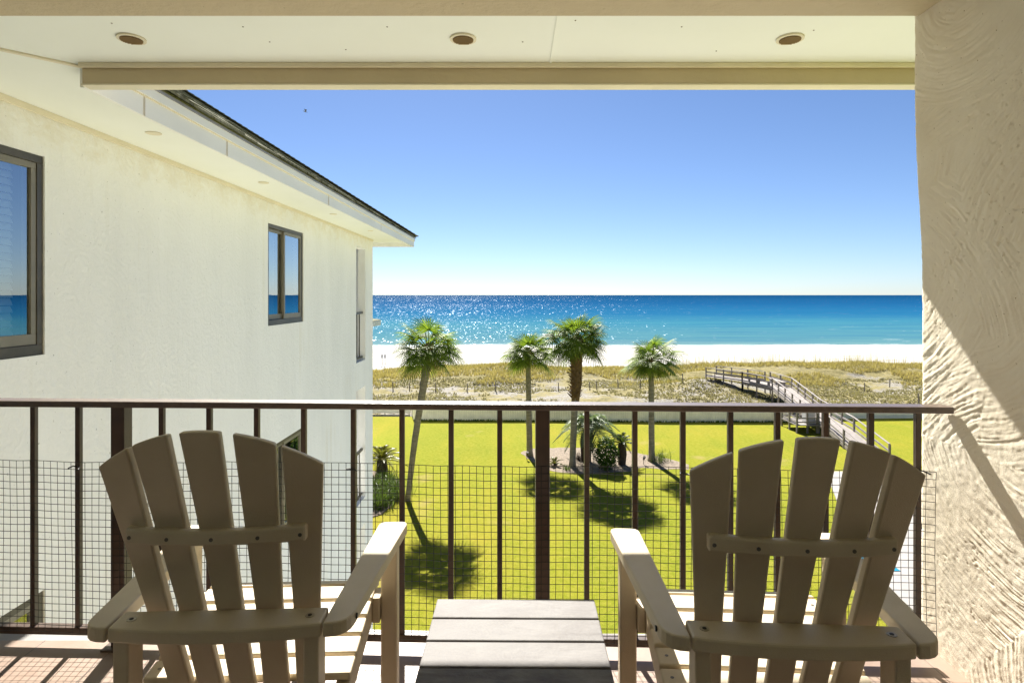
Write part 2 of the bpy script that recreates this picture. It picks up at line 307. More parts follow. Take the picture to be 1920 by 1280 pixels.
# ------------------------------------------------------------------ ground, dunes, sea
lawn = MB().box(-60, 60, -40, 50.5, GROUND - .5, GROUND).build('lawn', M['lawn']); tag(lawn, kind='structure')
def ridge(X): return np.interp(X, [-60, -24, -19, -16, -7.5, -2, 3, 14, 21, 27, 40, 56, 80], [-10.6, -10.9, -10.9, -10.4, -9.85, -9.75, -10.1, -10.35, -10.25, -9.75, -9.65, -9.7, -9.8])
def terrain(X, Y):
    r = ridge(X) + .25 * (fbm(X*.12, Y*.05, 5) - .5)
    base = np.interp(Y, [49, 52, 60, 70, 96, 110, 148, 175, 300], [-10.05, -10.1, -10.15, -10.45, -11.55, -11.7, -12.5, -14.0, -20])
    hump = np.exp(-((Y - 84) / 7.5)**2)
    z = base + (r + 11.08) * hump
    z = z + 1.35 * np.exp(-((X - 21)/6)**2 - ((Y - 66)/5)**2)
    amp = sm(50, 56, Y) * (1 - sm(88, 96, Y))
    z = z + amp * (1.0 * (fbm(X*.13, Y*.17, 9) - .5) + .35 * (fbm(X*.6, Y*.6, 12) - .5)) + .08 * (fbm(X*.05, Y*.3, 3) - .5) * sm(90, 100, Y) * (1 - sm(140, 146, Y))
    return z
xs = np.concatenate([np.linspace(-260, -42, 30), np.linspace(-40, 90, 330), np.linspace(92, 320, 30)]); ys = np.concatenate([np.linspace(50.2, 100, 150), np.linspace(101, 300, 90)])
GX, GY = np.meshgrid(xs, ys, indexing='ij'); GZ = terrain(GX, GY)
ny = len(ys); idx = np.arange(len(xs) * ny).reshape(len(xs), ny)
Q = np.stack([idx[:-1,:-1], idx[1:,:-1], idx[1:,1:], idx[:-1,1:]], -1).reshape(-1, 4)
beach = np_mesh('beach', np.stack([GX, GY, GZ], -1).reshape(-1, 3), Q, M['sand']); tag(beach, kind='structure')
sea = MB().add([(-60000, 135, SEA), (60000, 135, SEA), (60000, 80000, SEA), (-60000, 80000, SEA)], [(0,1,2,3)]).build('sea', M['sea'], fix=False); tag(sea, kind='structure')
pt_ = MB().box(-3.2, 12.3, 2.3, 16.6, GROUND + .004, GROUND + .05).build('bounce_slab', M['bounce_slab']); tag(pt_, kind='structure')  # unseen pale slab, added to bounce sunlight up onto walls and ceiling
far = MB().add([(-400, -400, GROUND-.6), (400, -400, GROUND-.6), (400, 50.1, GROUND-.6), (-400, 50.1, GROUND-.6)], [(0,1,2,3)]).build('ground', M['lawn'], fix=False); tag(far, kind='structure')
def px(x, y, z=GROUND):                        # photo pixel -> world point on the level z
    Yd = F * z / (CY - y); return ((x - CX) / F * Yd, Yd)

def blades(name, P, hgt, wid, mat, per=9, lean=.5, curve=1):
    # P: (n,3) tuft positions; each blade a bent strip of 2 segments
    n = len(P); k = n * per; b = np.repeat(P, per, 0).astype(float); hh = np.repeat(hgt, per) * rng.uniform(.55, 1.1, k)
    b[:, :2] += rng.normal(0, .10, (k, 2)) * np.repeat(hgt, per)[:, None]
    a = rng.uniform(0, 2*np.pi, k); ln = rng.uniform(.05, lean, k) * hh; d = np.stack([np.cos(a), np.sin(a), 0*a], 1)
    w_ = np.stack([-np.sin(a + rng.uniform(-1, 1, k)), np.cos(a), 0*a], 1) * (wid * rng.uniform(.6, 1.2, k))[:, None]
    up = np.array([0, 0, 1.0]); m = b + d * (ln*.35)[:, None] + up * (hh*.6)[:, None]; tp = b + d * ln[:, None] + up * (hh * (1 - .25*curve*ln/hh))[:, None]
    V = np.stack([b - w_/2, b + w_/2, m + w_/2*.8, m - w_/2*.8, tp + w_*.12, tp - w_*.12], 1).reshape(-1, 3); i = np.arange(k) * 6
    Fq = np.concatenate([np.stack([i, i+1, i+2, i+3], 1), np.stack([i+3, i+2, i+4, i+5], 1)]); return np_mesh(name, V, Fq, mat, smooth=False)
def scatter(n, x0, x1, y0, y1): return rng.uniform(x0, x1, n), rng.uniform(y0, y1, n)
X_, Y_ = scatter(26000, -26, 66, 70, 91); keep = fbm(X_*.12, Y_*.15, 21) + .35*np.exp(-((Y_-85)/4)**2) > .49 + .12*sm(87, 91, Y_)
P = np.stack([X_, Y_, terrain(X_, Y_)], 1)[keep]; o = blades('dune_grass', P, rng.uniform(.25, .55, len(P)), .035, M['grass_gold'], 7); tag(o, 'golden dune grass covering the dune ridge before the beach', 'dune grass', kind='stuff')
X_, Y_ = scatter(30000, -24, 52, 52, 76); keep = fbm(X_*.16, Y_*.22, 33) + .25*(vnoise(X_*1.5, Y_*1.5, 5)-.5) > .455
P = np.stack([X_, Y_, terrain(X_, Y_)], 1)[keep]; o = blades('dune_scrub', P, rng.uniform(.08, .26, len(P)), .05, M['grass_olive'], 8, 1.6); tag(o, 'low olive scrub patches on sand behind the fence', 'dune scrub', kind='stuff')
X_, Y_ = scatter(1500, -12, 64, 84, 90); keep = (fbm(X_*.2, Y_*.2, 41) > .46) & ((X_ > 22) | ((X_ > -10) & (X_ < 8)))
P = np.stack([X_, Y_, terrain(X_, Y_)], 1)[keep]; o = blades('sea_oats', P, rng.uniform(1.1, 2.3, len(P)), .028, M['oats'], 2, .25); tag(o, 'tall thin sea oats stalks standing against white sand', 'sea oats', kind='stuff')

# ------------------------------------------------------------------ own balcony: floor, side wall, lintel, ceiling, eave
WX = 1.6; WEND = 2.42
fl = MB().box(-3.36, WX + .02, -.55, 2.47, FLOOR - .14, FLOOR - .012).build('balcony_slab', M['concrete']); tag(fl, kind='structure')
fl = MB().box(-3.36, WX, -.55, 2.40, FLOOR - .01, FLOOR).build('floor', M['tile']); tag(fl, kind='structure')
# right stucco wall as displaced surface
def stucco_h(a, z):
    h = .0016 * (fbm(a*3, z*3, 50) - .5) * 2
    wx = a + .03 * (fbm(a*4, z*4, 60) - .5); wz = z + .03 * (fbm(a*4+9, z*4, 61) - .5)
    n = 46; r_ = np.random.default_rng(5); ca = r_.uniform(-.1, 3.3, n); cz = r_.uniform(-1.5, 1.45, n); best = np.full(a.shape, 9.0); val = np.zeros(a.shape)
    ang = r_.uniform(0, 2*np.pi, n); rad = r_.uniform(.30, .95, n)
    for i in range(n):
        d = np.hypot(wx - ca[i], wz - cz[i]) + r_.uniform(-.03, .03)
        m_ = d < best
        ox = ca[i] + rad[i]*math.cos(ang[i]); oz = cz[i] + rad[i]*math.sin(ang[i])
        dx = wx[m_] - ox; dz = wz[m_] - oz; q = np.hypot(dx, dz); th_ = np.arctan2(dz, dx) + 3.2
        s1 = fbm(q/.0085 + i*11, th_*rad[i]/.075 + i*5, 30, 2) ; s2 = 1 - np.abs(2*vnoise(q/.0115 + i*7, th_*rad[i]/.16 + i*3, 44) - 1)
        best[m_] = d[m_]; val[m_] = (s1 - .5) * 1.1 + (s2 - .5) * .8
    h = h + .0027 * val * (.45 + .55*sm(.3, .6, fbm(a*4, z*4, 71))) + .0010 * (fbm(a*60, z*60, 80, 3) - .5) * 2 + .0010 * (fbm(a*12, z*12, 85, 3) - .5) * 2
    h = h - .003 * sm(.84, .90, vnoise(a*110, z*110, 95)) * sm(.5, .65, fbm(a*3, z*3, 96))
    return h
av = np.concatenate([np.linspace(0, 1.7, 60)[:-1], np.linspace(1.7, WEND + .55 + .3, 400)]); zv = np.linspace(FLOOR - .05, 1.36, 920)
A_, Z_ = np.meshgrid(av, zv, indexing='ij'); Hh = stucco_h(A_, Z_); L0 = WEND + .55 - .03; rc = .03; th = np.clip((A_ - L0) / rc, 0, np.pi/2)
ext = np.clip(A_ - L0 - rc*np.pi/2, 0, 9); fl0 = np.minimum(A_, L0) - .55
bul = .045 * sm(.0, .9, Z_) * sm(-.35, 0, A_ - L0) + .012 * (fbm(Z_*2.2, Z_*0+3, 77) - .5) * sm(-.35, 0, A_ - L0)
XX = WX + rc - rc*np.cos(th) + ext - Hh*np.cos(th); YY = fl0 + rc*np.sin(th) + Hh*np.sin(th) + bul
nz = len(zv); idx = np.arange(len(av)*nz).reshape(len(av), nz); Q = np.stack([idx[:-1,:-1], idx[1:,:-1], idx[1:,1:], idx[:-1,1:]], -1).reshape(-1, 4)
core = MB().box(WX + .03, WX + .30, -.55, WEND - .03, -10.2, 1.36)
wl = np_mesh('stucco_wall', np.stack([XX, YY, Z_], -1).reshape(-1, 3), Q, M['stucco']); 
cw = core.build('wall_core', M['stucco'], wl)
tag(wl, 'thick cream stucco wall with swirled trowel marks beside the right chair', 'wall')
# building of the balcony (behind and below the camera)
ob = empty('balcony_building', (0, 0, GROUND)); tag(ob, 'cream stucco balcony surround with beam above the railing', 'building')
def loc(o, p=ob): o.location = -Vector(p.location); return o
loc(MB().box(-3.36, WX + .3, -.75, -.56, -10, 1.4).build('rear_wall', M['soffit'], ob)); loc(MB().box(-3.1, WX+.3, -.55, 2.2, -10, FLOOR - .16).build('wall', M['stucco_beam'], ob))
loc(MB().box(-3.36, WX + .05, 2.10, WEND, 1.10, 1.50).build('beam', M['stucco_beam'], ob))
loc(MB().box(-3.36, WX + .05, WEND, WEND + .018, 1.108, 1.318).build('trim', M['trim'], ob, bevel=.003))
loc(MB().box(-3.36, WX + .05, -.55, 2.10, 1.30, 1.36).build('ceiling', M['soffit'], ob))
dr = loc(MB().box(-1.4, 1.0, -.555, -.53, FLOOR + .02, .8).build('sliding_door', M['bronze'], ob)); 
loc(MB().box(-1.33, -.24, -.53, -.525, FLOOR + .1, .73).box(-.16, .93, -.53, -.525, FLOOR + .1, .73).build('pane', M['glass'], ob))
# eave
SOF = 1.32; HD = 3.5; FX = -2.5
ev = empty('roof_eave', (0, HD, SOF)); tag(ev, 'pale painted roof eave with three round vents over the balcony', 'roof eave')
def lev(o): return loc(o, ev)
SX1 = 4.5
lev(MB().add([(FX-.1, HD, SOF), (SX1, HD, SOF), (SX1, WEND, SOF), (-3.36, WEND, SOF), (-3.36, HD-.76, SOF), (FX-.1, HD, SOF+.03), (SX1, HD, SOF+.03), (SX1, WEND, SOF+.03), (-3.36, WEND, SOF+.03), (-3.36, HD-.76, SOF+.03)],
      [(0,1,2,3,4), (9,8,7,6,5), (0,5,6,1), (1,6,7,2), (2,7,8,3), (3,8,9,4), (4,9,5,0)]).build('soffit', M['soffit'], ev))
lev(MB().box(FX+.04, SX1, HD, HD+.075, 1.205, 1.50).build('fascia_board', M['header'], ev, bevel=.004))
lev(MB().box(FX+.03, SX1, HD-.022, HD-.001, SOF-.028, SOF-.001).build('molding', M['trim'], ev, bevel=.004))
lev(MB().box(FX+.035, SX1, HD-.003, HD+.08, 1.196, 1.204).build('drip_strip', M['trim'], ev))
lev(MB().bar((.213, WEND+.02, SOF-.003), (.213, HD-.02, SOF-.003), .012, .006).build('seam_strip', M['soffit'], ev))
lev(MB().bar((-3.35, 2.70, SOF-.006), (FX+.03, 3.555, SOF-.006), .03, .012).build('mitre_strip', M['trim'], ev, bevel=.003))
lev(MB().add([(FX+.0, HD+.1, 1.44), (SX1, HD+.1, 1.44), (SX1, -4, 1.44+.63*7.6), (FX-6, -4, 1.44+.63*7.6), (FX, HD+.1, 1.50), (SX1, HD+.1, 1.50), (SX1, -4, 1.50+.63*7.6), (FX-6, -4, 1.5+.63*7.6)],
      [(0,1,2,3), (4,5,6,7), (0,1,5,4), (1,2,6,5), (2,3,7,6), (3,0,4,7)]).build('roof', M['shingle'], ev))
M['louver'] = simple('vent_louver', (.30,.20,.09), .7)
for x in (-1.963, -.257, 1.425):
    y_ = 3.10 * 1.32 / 1.297; cx_ = x
    vt = MB(); vt.disc((cx_, y_, SOF-.001), (0,0,-1), .068, .008, 28); vt = vt.build('vent', M['trim'], ev); lev(vt)
    g = MB().disc((cx_, y_, SOF-.009), (0,0,-1), .053, .002, 28).build('vent_opening', simple('vent_dark', (.11,.07,.03), .8), vt)
    g = MB()
    for k in range(-4, 5):
        hw = math.sqrt(max(.052**2 - (k*.011)**2, 0)); g.box(cx_-hw, cx_+hw, y_+k*.011-.002, y_+k*.011+.002, SOF-.0155, SOF-.011)
    g.build('vent_louver', M['louver'], vt)
M['nail'] = simple('nail', (.12,.08,.05), .6)
for (x, y) in [(-1.95, 2.98), (-1.33, 3.02), (-1.27, 3.2), (-.62, 3.02), (.05, 3.2), (.83, 3.02), (1.5, 3.06), (.3, 2.95), (-.9, 3.3), (1.1, 3.32), (-2.7, 3.0), (-2.75, 2.75)]: lev(MB().disc((x, y, SOF-.0005), (0,0,-1), .004, .002, 8).build('nail_head', M['nail'], ev))

# ------------------------------------------------------------------ left building
LX = -3.36; LEND = 14.68; ST = 3.1; TH = .17
lb = empty('apartment_building', (LX, 7, GROUND)); tag(lb, 'pale cream stucco apartment building filling the left side with bronze windows', 'building')
def llb(o): return loc(o, lb)
ops = []
for k in range(3):
    dz = -ST * k
    ops += [(2.45, 4.40, -.426+dz, .991+dz), (8.41, 9.83, -.426+dz, .991+dz), (13.14, 13.95, -1.464+dz, 1.04+dz)]
ycuts = sorted({-3.0, LEND} | {o[0] for o in ops} | {o[1] for o in ops}); zcuts = sorted({-10.0, SOF} | {o[2] for o in ops} | {o[3] for o in ops})
wm = MB()
for i in range(len(ycuts)-1):                  # solid cells of the wall, merged column by column
    z0 = zcuts[0]
    for j in range(len(zcuts)-1):
        yc = (ycuts[i]+ycuts[i+1])/2; zc = (zcuts[j]+zcuts[j+1])/2
        hole = any(o[0] < yc < o[1] and o[2] < zc < o[3] for o in ops)
        if hole:
            if z0 is not None: wm.box(LX-TH, LX, ycuts[i], ycuts[i+1], z0, zcuts[j])
            z0 = None
        elif z0 is None: z0 = zcuts[j]
    if z0 is not None: wm.box(LX-TH, LX, ycuts[i], ycuts[i+1], z0, zcuts[-1])
wm.box(LX-.42, LX-TH, LEND-.16, LEND, -10, SOF)                       # corner return
wm.box(LX-6.5, LX-TH, 12.3, 12.45, -10, SOF)                          # wall behind the seaward balconies
wm.box(LX-6.5, LX-6.3, 12.45, LEND, -10, SOF)
bm_ = wm.build('wall', M['stucco_far'], lb); llb(bm_)
m_ = bpy.data.meshes
bmx = bmesh.new(); bmx.from_mesh(bm_.data); bmesh.ops.remove_doubles(bmx, verts=bmx.verts, dist=.0001)
# drop the hidden interior faces that the cells share
seen = {}
for f in bmx.faces:
    key = tuple(sorted(v.index for v in f.verts)); seen.setdefault(key, []).append(f)
kill = [f for fs in seen.values() if len(fs) > 1 for f in fs]
bmesh.ops.delete(bmx, geom=kill, context='FACES'); bmx.to_mesh(bm_.data); bmx.free()
sl_ = MB()
for k in range(4): sl_.box(LX-6.3, LX-TH-.003, 12.45, LEND-.17, -1.66-ST*k+.0, -1.464-ST*k-.003)
llb(sl_.build('balcony_floor', M['concrete'], lb))
for k in range(3):
    dz = -ST*k; r_ = MB(); zt = -.40+dz
    yr = 13.45
    r_.bar((LX-.08, 13.13, zt), (LX-.08, 13.96, zt), .05, .05)
    for yy in (13.3, 13.5, 13.72): r_.bar((LX-.08, yy, zt), (LX-.08, yy, -1.40+dz), .022, .022, (0,1,0))
    r_.bar((LX-.08, 13.13, -1.40+dz), (LX-.08, 13.96, -1.40+dz), .04, .04)
    llb(r_.build('balcony_rail', M['bronze'], lb))
    r_ = MB(); r_.bar((LX-.5, LEND-.08, zt), (LX-6.3, LEND-.08, zt), .05, .05); r_.bar((LX-.5, LEND-.08, -1.40+dz), (LX-6.3, LEND-.08, -1.40+dz), .04, .04)
    for i in range(30): r_.bar((LX-.6-i*.19, LEND-.08, zt), (LX-.6-i*.19, LEND-.08, -1.40+dz), .022, .022, (0,1,0))
    llb(r_.build('balcony_rail', M['bronze'], lb))
def window(y0, y1, z0, z1, mull, kind):
    o = MB(); d = .055; x0 = LX - .10; x1 = LX - .012
    o.box(x0, x1, y0, y1, z1-d, z1).box(x0, x1, y0, y1, z0, z0+.075).box(x0, x1, y0, y0+d, z0+.0755, z1-d-.0005).box(x0, x1, y1-d, y1, z0+.0755, z1-d-.0005)
    wf = o.build('window', M['bronze'], lb, bevel=.003); llb(wf)
    s = MB(); e = .045; 
    for (a, b, xo) in ((y0+d, mull+.03, .045), (mull-.03, y1-d, .0)):
        xa = x0 + .018 + xo*.0; xb = xa + .03
        if xo: xa -= .0; 
        else: xa += .033; xb += .033
        s.box(xa, xb, a, b, z1-d-e, z1-d-.002).box(xa, xb, a, b, z0+.077, z0+.077+e+.03).box(xa, xb, a, a+e, z0+.077+e+.0305, z1-d-e-.0005).box(xa, xb, b-e, b, z0+.077+e+.0305, z1-d-e-.0005)
    s.build('sash', M['bronze_light'], wf, bevel=.002)
    g = MB()
    for (xg, ya, yb) in ((x0+.032, y0+d+e-.01, mull-.01), (x0+.065, mull+.01, y1-d-e+.01)): MB().add([(xg, ya, z0+.14), (xg, yb, z0+.14), (xg, yb, z1-d-e+.01), (xg, ya, z1-d-e+.01)], [(0,1,2,3)]).build('pane', M['glass'], wf, fix=False)
    r = MB(); xr = LX - TH - 1.2; P = [(xr, y0-.3), (LX-TH-.005, y0-.3), (LX-TH-.005, y1+.3), (xr, y1+.3)]
    r.box(xr-.02, xr, y0-.3, y1+.3, z0-.3, z1+.2).box(xr, LX-TH-.004, y0-.32, y0-.3, z0-.3, z1+.2).box(xr, LX-TH-.004, y1+.3, y1+.32, z0-.3, z1+.2).box(xr, LX-TH-.004, y0-.3, y1+.3, z0-.32, z0-.3).box(xr, LX-TH-.004, y0-.3, y1+.3, z1+.2, z1+.22)
    r.build('room', M['room'], wf)
    if kind == 'blind':
        bl = MB(); n = int((z1-z0-.15)/.052)
        for i in range(n):
            zz = z0+.12+i*.052; bl.add([(LX-.150, y0+.05, zz+.022), (LX-.150, y1-.12, zz+.022), (LX-.130, y1-.12, zz-.026), (LX-.130, y0+.05, zz-.026)], [(0,1,2,3)])
        bl.build('blind', M['blind'], wf, fix=False)
    else:
        cu = MB(); n = 40; yy = np.linspace(y0+.05, (mull if kind == 'curtain' else y1-.05), n)
        V = [(LX-.19+.018*math.sin(y*55), y, zc) for y in yy for zc in (z0+.08, z1-.06)]; cu.add(V, [(2*i, 2*i+2, 2*i+3, 2*i+1) for i in range(n-1)]).build('curtain', M['curtain'], wf, fix=False, smooth=True)
    return wf
for k in range(3):
    dz = -ST*k; window(2.45, 4.40, -.426+dz, .991+dz, 3.4, 'blind'); window(8.41, 9.83, -.426+dz, .991+dz, 9.08, 'curtain')
# eave of the left building
EY = 15.5
llb(MB().add([(FX-.02, HD+.0, SOF), (FX-.02, EY-.02, SOF), (LX-3, EY-.02, SOF), (LX-3, LEND+.0, SOF), (LX, LEND, SOF), (LX, HD-.76-.1, SOF)] + [(FX-.02, HD, SOF+.03), (FX-.02, EY-.02, SOF+.03), (LX-3, EY-.02, SOF+.03), (LX-3, LEND, SOF+.03), (LX, LEND, SOF+.03), (LX, HD-.86, SOF+.03)],
    [(0,1,4,5), (1,2,3,4), (6,11,10,7), (7,10,9,8), (0,6,7,1), (1,7,8,2), (4,10,11,5), (3,9,10,4), (2,8,9,3), (5,11,6,0)]).build('soffit', M['soffit'], lb))
llb(MB().box(FX-.03, FX, HD+.08, EY, 1.21, 1.41).box(-9.5, FX-.031, EY-.03, EY, 1.21, 1.41).build('fascia_board', M['fascia'], lb, bevel=.004))
llb(MB().box(FX+.001, FX+.02, HD+.08, EY+.02, 1.352, 1.415).box(-9.5, FX, EY+.001, EY+.02, 1.352, 1.415).build('eave_trim', M['fascia'], lb))
llb(MB().box(FX+.001, FX+.010, HD+.08, EY+.01, 1.343, 1.3515).build('caulk_line', M['trim'], lb))
llb(MB().box(LX, LX+.02, -2, LEND, SOF-.045, SOF-.001).build('wall_trim', M['trim'], lb, bevel=.003))
llb(MB().box(FX-.03, FX+.03, HD+.08, EY+.03, 1.4155, 1.436).box(-9.5, FX-.031, EY-.03, EY+.03, 1.4155, 1.436).build('drip_edge', M['drip'], lb))
M['joint'] = simple('joint', (.55,.50,.42), .8)
for yy in (4.15, 5.35, 8.3, 11.6): llb(MB().box(FX+.0005, FX+.004, yy, yy+.012+.01*random.random(), 1.212, 1.343).build('board_joint', M['joint'], lb))
for yy in (5.0, 7.2, 10.0, 12.6): llb(MB().disc((-2.93, yy, SOF-.001), (0,0,-1), .06, .006, 20).build('vent', M['trim'], lb))
rf = MB(); RX = -8.0; z0 = 1.437; s_ = .63
def roofz(x): return z0 + s_ * (FX + .05 - x)
xe = FX + .05; ye = EY + .05; rows = 26
for r_ in range(rows):                          # overlapping shingle courses
    xa = xe - (xe-RX)*r_/rows; xb = xe - (xe-RX)*(r_+1)/rows - .03; yy0 = -1.5; t_ = .022
    n = 60; ya = np.linspace(yy0, ye - (xe-xa), n+1)
    for i in range(n):
        j = random.uniform(-.012, .012); dzj = random.uniform(0, .010)
        P = [(xa+j, ya[i], roofz(xa)+dzj), (xa+j, ya[i+1], roofz(xa)+dzj), (xb, ya[i+1]-.0, roofz(xb)), (xb, ya[i], roofz(xb))]
        rf.add(P + [(p[0], p[1], p[2]+t_) for p in P], [(0,1,2,3), (4,7,6,5), (0,4,5,1), (1,5,6,2), (2,6,7,3), (3,7,4,0)])
rf.add([(xe, ye, z0+.02), (RX, ye-(xe-RX), roofz(RX)+.02), (-13.5, ye, z0+.02)], [(0,1,2)])
n = 70
for i in range(n):                              # ridge cap shingles along the hip
    a = i/n; b = (i+1.25)/n; p = Vector((xe, ye, z0+.03)).lerp(Vector((RX, ye-(xe-RX), roofz(RX)+.03)), a); q = Vector((xe, ye, z0+.03)).lerp(Vector((RX, ye-(xe-RX), roofz(RX)+.03)), min(b, 1))
    rf.bar(p + Vector((0,0,.012)), q, .20, .014)
rf.add([(xe, ye, z0+.002), (xe, -1.5, z0+.002), (RX, -1.5, roofz(RX)), (RX, ye-(xe-RX), roofz(RX))], [(0,1,2,3)])
llb(rf.build('roof', M['shingle'], lb, fix=False))

# further building at the left edge
fb = empty('distant_building', (-14, 33, GROUND)); tag(fb, 'far pale building whose low white eave shows past the corner of the near one', 'building')
MB().box(-18, -9.45, 25, 39.3, GROUND, -1.8).build('wall', M['stucco_far'], fb).location = (14, -33, -GROUND)
MB().box(-18.4, -8.62, 24, 40, -1.95, -1.62).build('eave_board', M['fascia'], fb, bevel=.02).location = (14, -33, -GROUND)
MB().add([(-18.4,24,-1.6), (-8.6,24,-1.6), (-8.6,40.05,-1.6), (-18.4,40.05,-1.6), (-13.5,29,.2-.9), (-13.5,35,.2-.9)], [(0,1,4), (1,2,5,4), (2,3,5), (3,0,4,5)]).build('roof', M['shingle'], fb).location = (14, -33, -GROUND)

# ------------------------------------------------------------------ railing
def D(X): return 2.31 - .038 * X
RT = -.405; RB0, RB1 = FLOOR + .0435, FLOOR + .072
def sk(x, y, z): return (x, D(x) + y, z)
rl = empty('balcony_railing', (0, D(0), FLOOR)); tag(rl, 'dark bronze metal balcony railing with square balusters', 'railing')
def lr(o): return loc(o, rl)
XL, XR = -3.34, WX - .006
lr(MB().box(XL, XR, -.035, .035, RT-.024, RT, sk).build('top_rail', M['rail_top'], rl, bevel=.004))
lr(MB().box(XL, 1.53, -.018, .018, RB0, RB1, sk).build('bottom_rail', M['rail'], rl, bevel=.003))
def invx(p):
    k = (p - CX) / F; return k * 2.31 / (1 + .038*k)
posts = [228, 1017]; bars = [-200, -110, -22, 64, 148, 304, 393, 482, 570, 663, 754, 846, 937, 1100, 1190, 1280, 1369, 1457, 1547, 1632, 1720]
for p in bars:
    X = invx(p); h = .0095; b = MB()
    lean = random.uniform(-.003, .003); n = 6
    b.box(X-h, X+h, -h, h, RB1-.002, RT-.022, sk); o = b.build('baluster', M['rail'], rl, bevel=.0015); lr(o)
for p in posts + [-480]:
    X = invx(p); h = .0265; o = MB().box(X-h, X+h, -h, h, FLOOR, RT-.023, sk).build('post', M['rail'], rl, bevel=.003); lr(o)
    o = MB().box(X-.05, X+.05, -.05, .05, FLOOR, FLOOR+.008, sk).build('base_plate', M['rail'], rl); lr(o)
# netting
cw_ = .0272; xsn = np.arange(XL + .02, WX - .065, cw_); top = -.635; zsn = np.arange(top, FLOOR + .045, -cw_)
def netp(X, z):
    a = mnoise.noise(Vector((X*2.3, z*2.0, 0))); b = mnoise.noise(Vector((X*2.0+9, z*1.7, 4))); c = mnoise.noise(Vector((X*9, z*1.2, 7)))
    sag = .012*mnoise.noise(Vector((X*1.6, 3.3, 0)))
    curl = max(0, X - 1.47) * .35 + .02*max(0, (X-1.45)/.15)*mnoise.noise(Vector((1, z*6, 2)))
    return Vector((X + .010*b + .002*c, D(X) - .018 - .010 - .008*abs(a) - curl, z + sag + .004*c))
net = MB()
def wire(pts, r):
    n = 4; V = []; m = len(pts)
    for i, p in enumerate(pts):
        d = (pts[min(i+1, m-1)] - pts[max(i-1, 0)]).normalized(); a = d.cross(Vector((0,1,0))).normalized(); b = Vector((0,1,0))
        V += [p + a*r, p + b*r, p - a*r, p - b*r]
    net.add(V, [(i*4+k, i*4+(k+1)%4, i*4+4+(k+1)%4, i*4+4+k) for i in range(m-1) for k in range(4)])
for X in xsn: wire([netp(X, z) for z in zsn], .0011)
for z in zsn: wire([netp(X, z) for X in xsn], .0012)
o = net.build('safety_netting', M['net'], None, fix=False); tag(o, 'black square mesh netting tied along the lower railing', 'netting')
for p, z in [(1720,-.64), (148,-.66), (663,-.66), (1280,-.66)]:
    X = invx(p); MB().tube([netp(X-.02, z) , (X-.013, D(X)-.014, z+.003), (X+.013, D(X)-.014, z-.002), netp(X+.02, z-.004)], .0028, 6).build('net_tie', M['dark'], bpy.data.objects['safety_netting'])

# ------------------------------------------------------------------ adirondack chairs
S = .89
def hz(h): return 1.35 - (1.35 - h) * S       # heights measured from the floor
def slab(pts, z0, z1): return MB().prism([(x*S, y*S) for x, y in pts], z0, z1)
def rounded(pts, rad, n=5):
    out = []; m = len(pts)
    for i, (p, r_) in enumerate(zip(pts, rad)):
        if r_ <= 0: out.append(p); continue
        a = Vector(pts[i-1]) - Vector(p); b = Vector(pts[(i+1)%m]) - Vector(p); a.normalize(); b.normalize()
        p0 = Vector(p) + a*r_; p1 = Vector(p) + b*r_
        for k in range(n+1):
            t_ = k/n; q = p0*(1-t_)**2 + Vector(p)*2*t_*(1-t_) + p1*t_**2; out.append((q.x, q.y))
    return out
TC = [-.217, -.115, 0, .115, .217]; BC = [-.186, -.096, 0, .096, .186]; KC = .55
def slat_y(h): return .088 - (h - .56) * .344
def top_h(x): return 1.043 - 1.42 * x * x
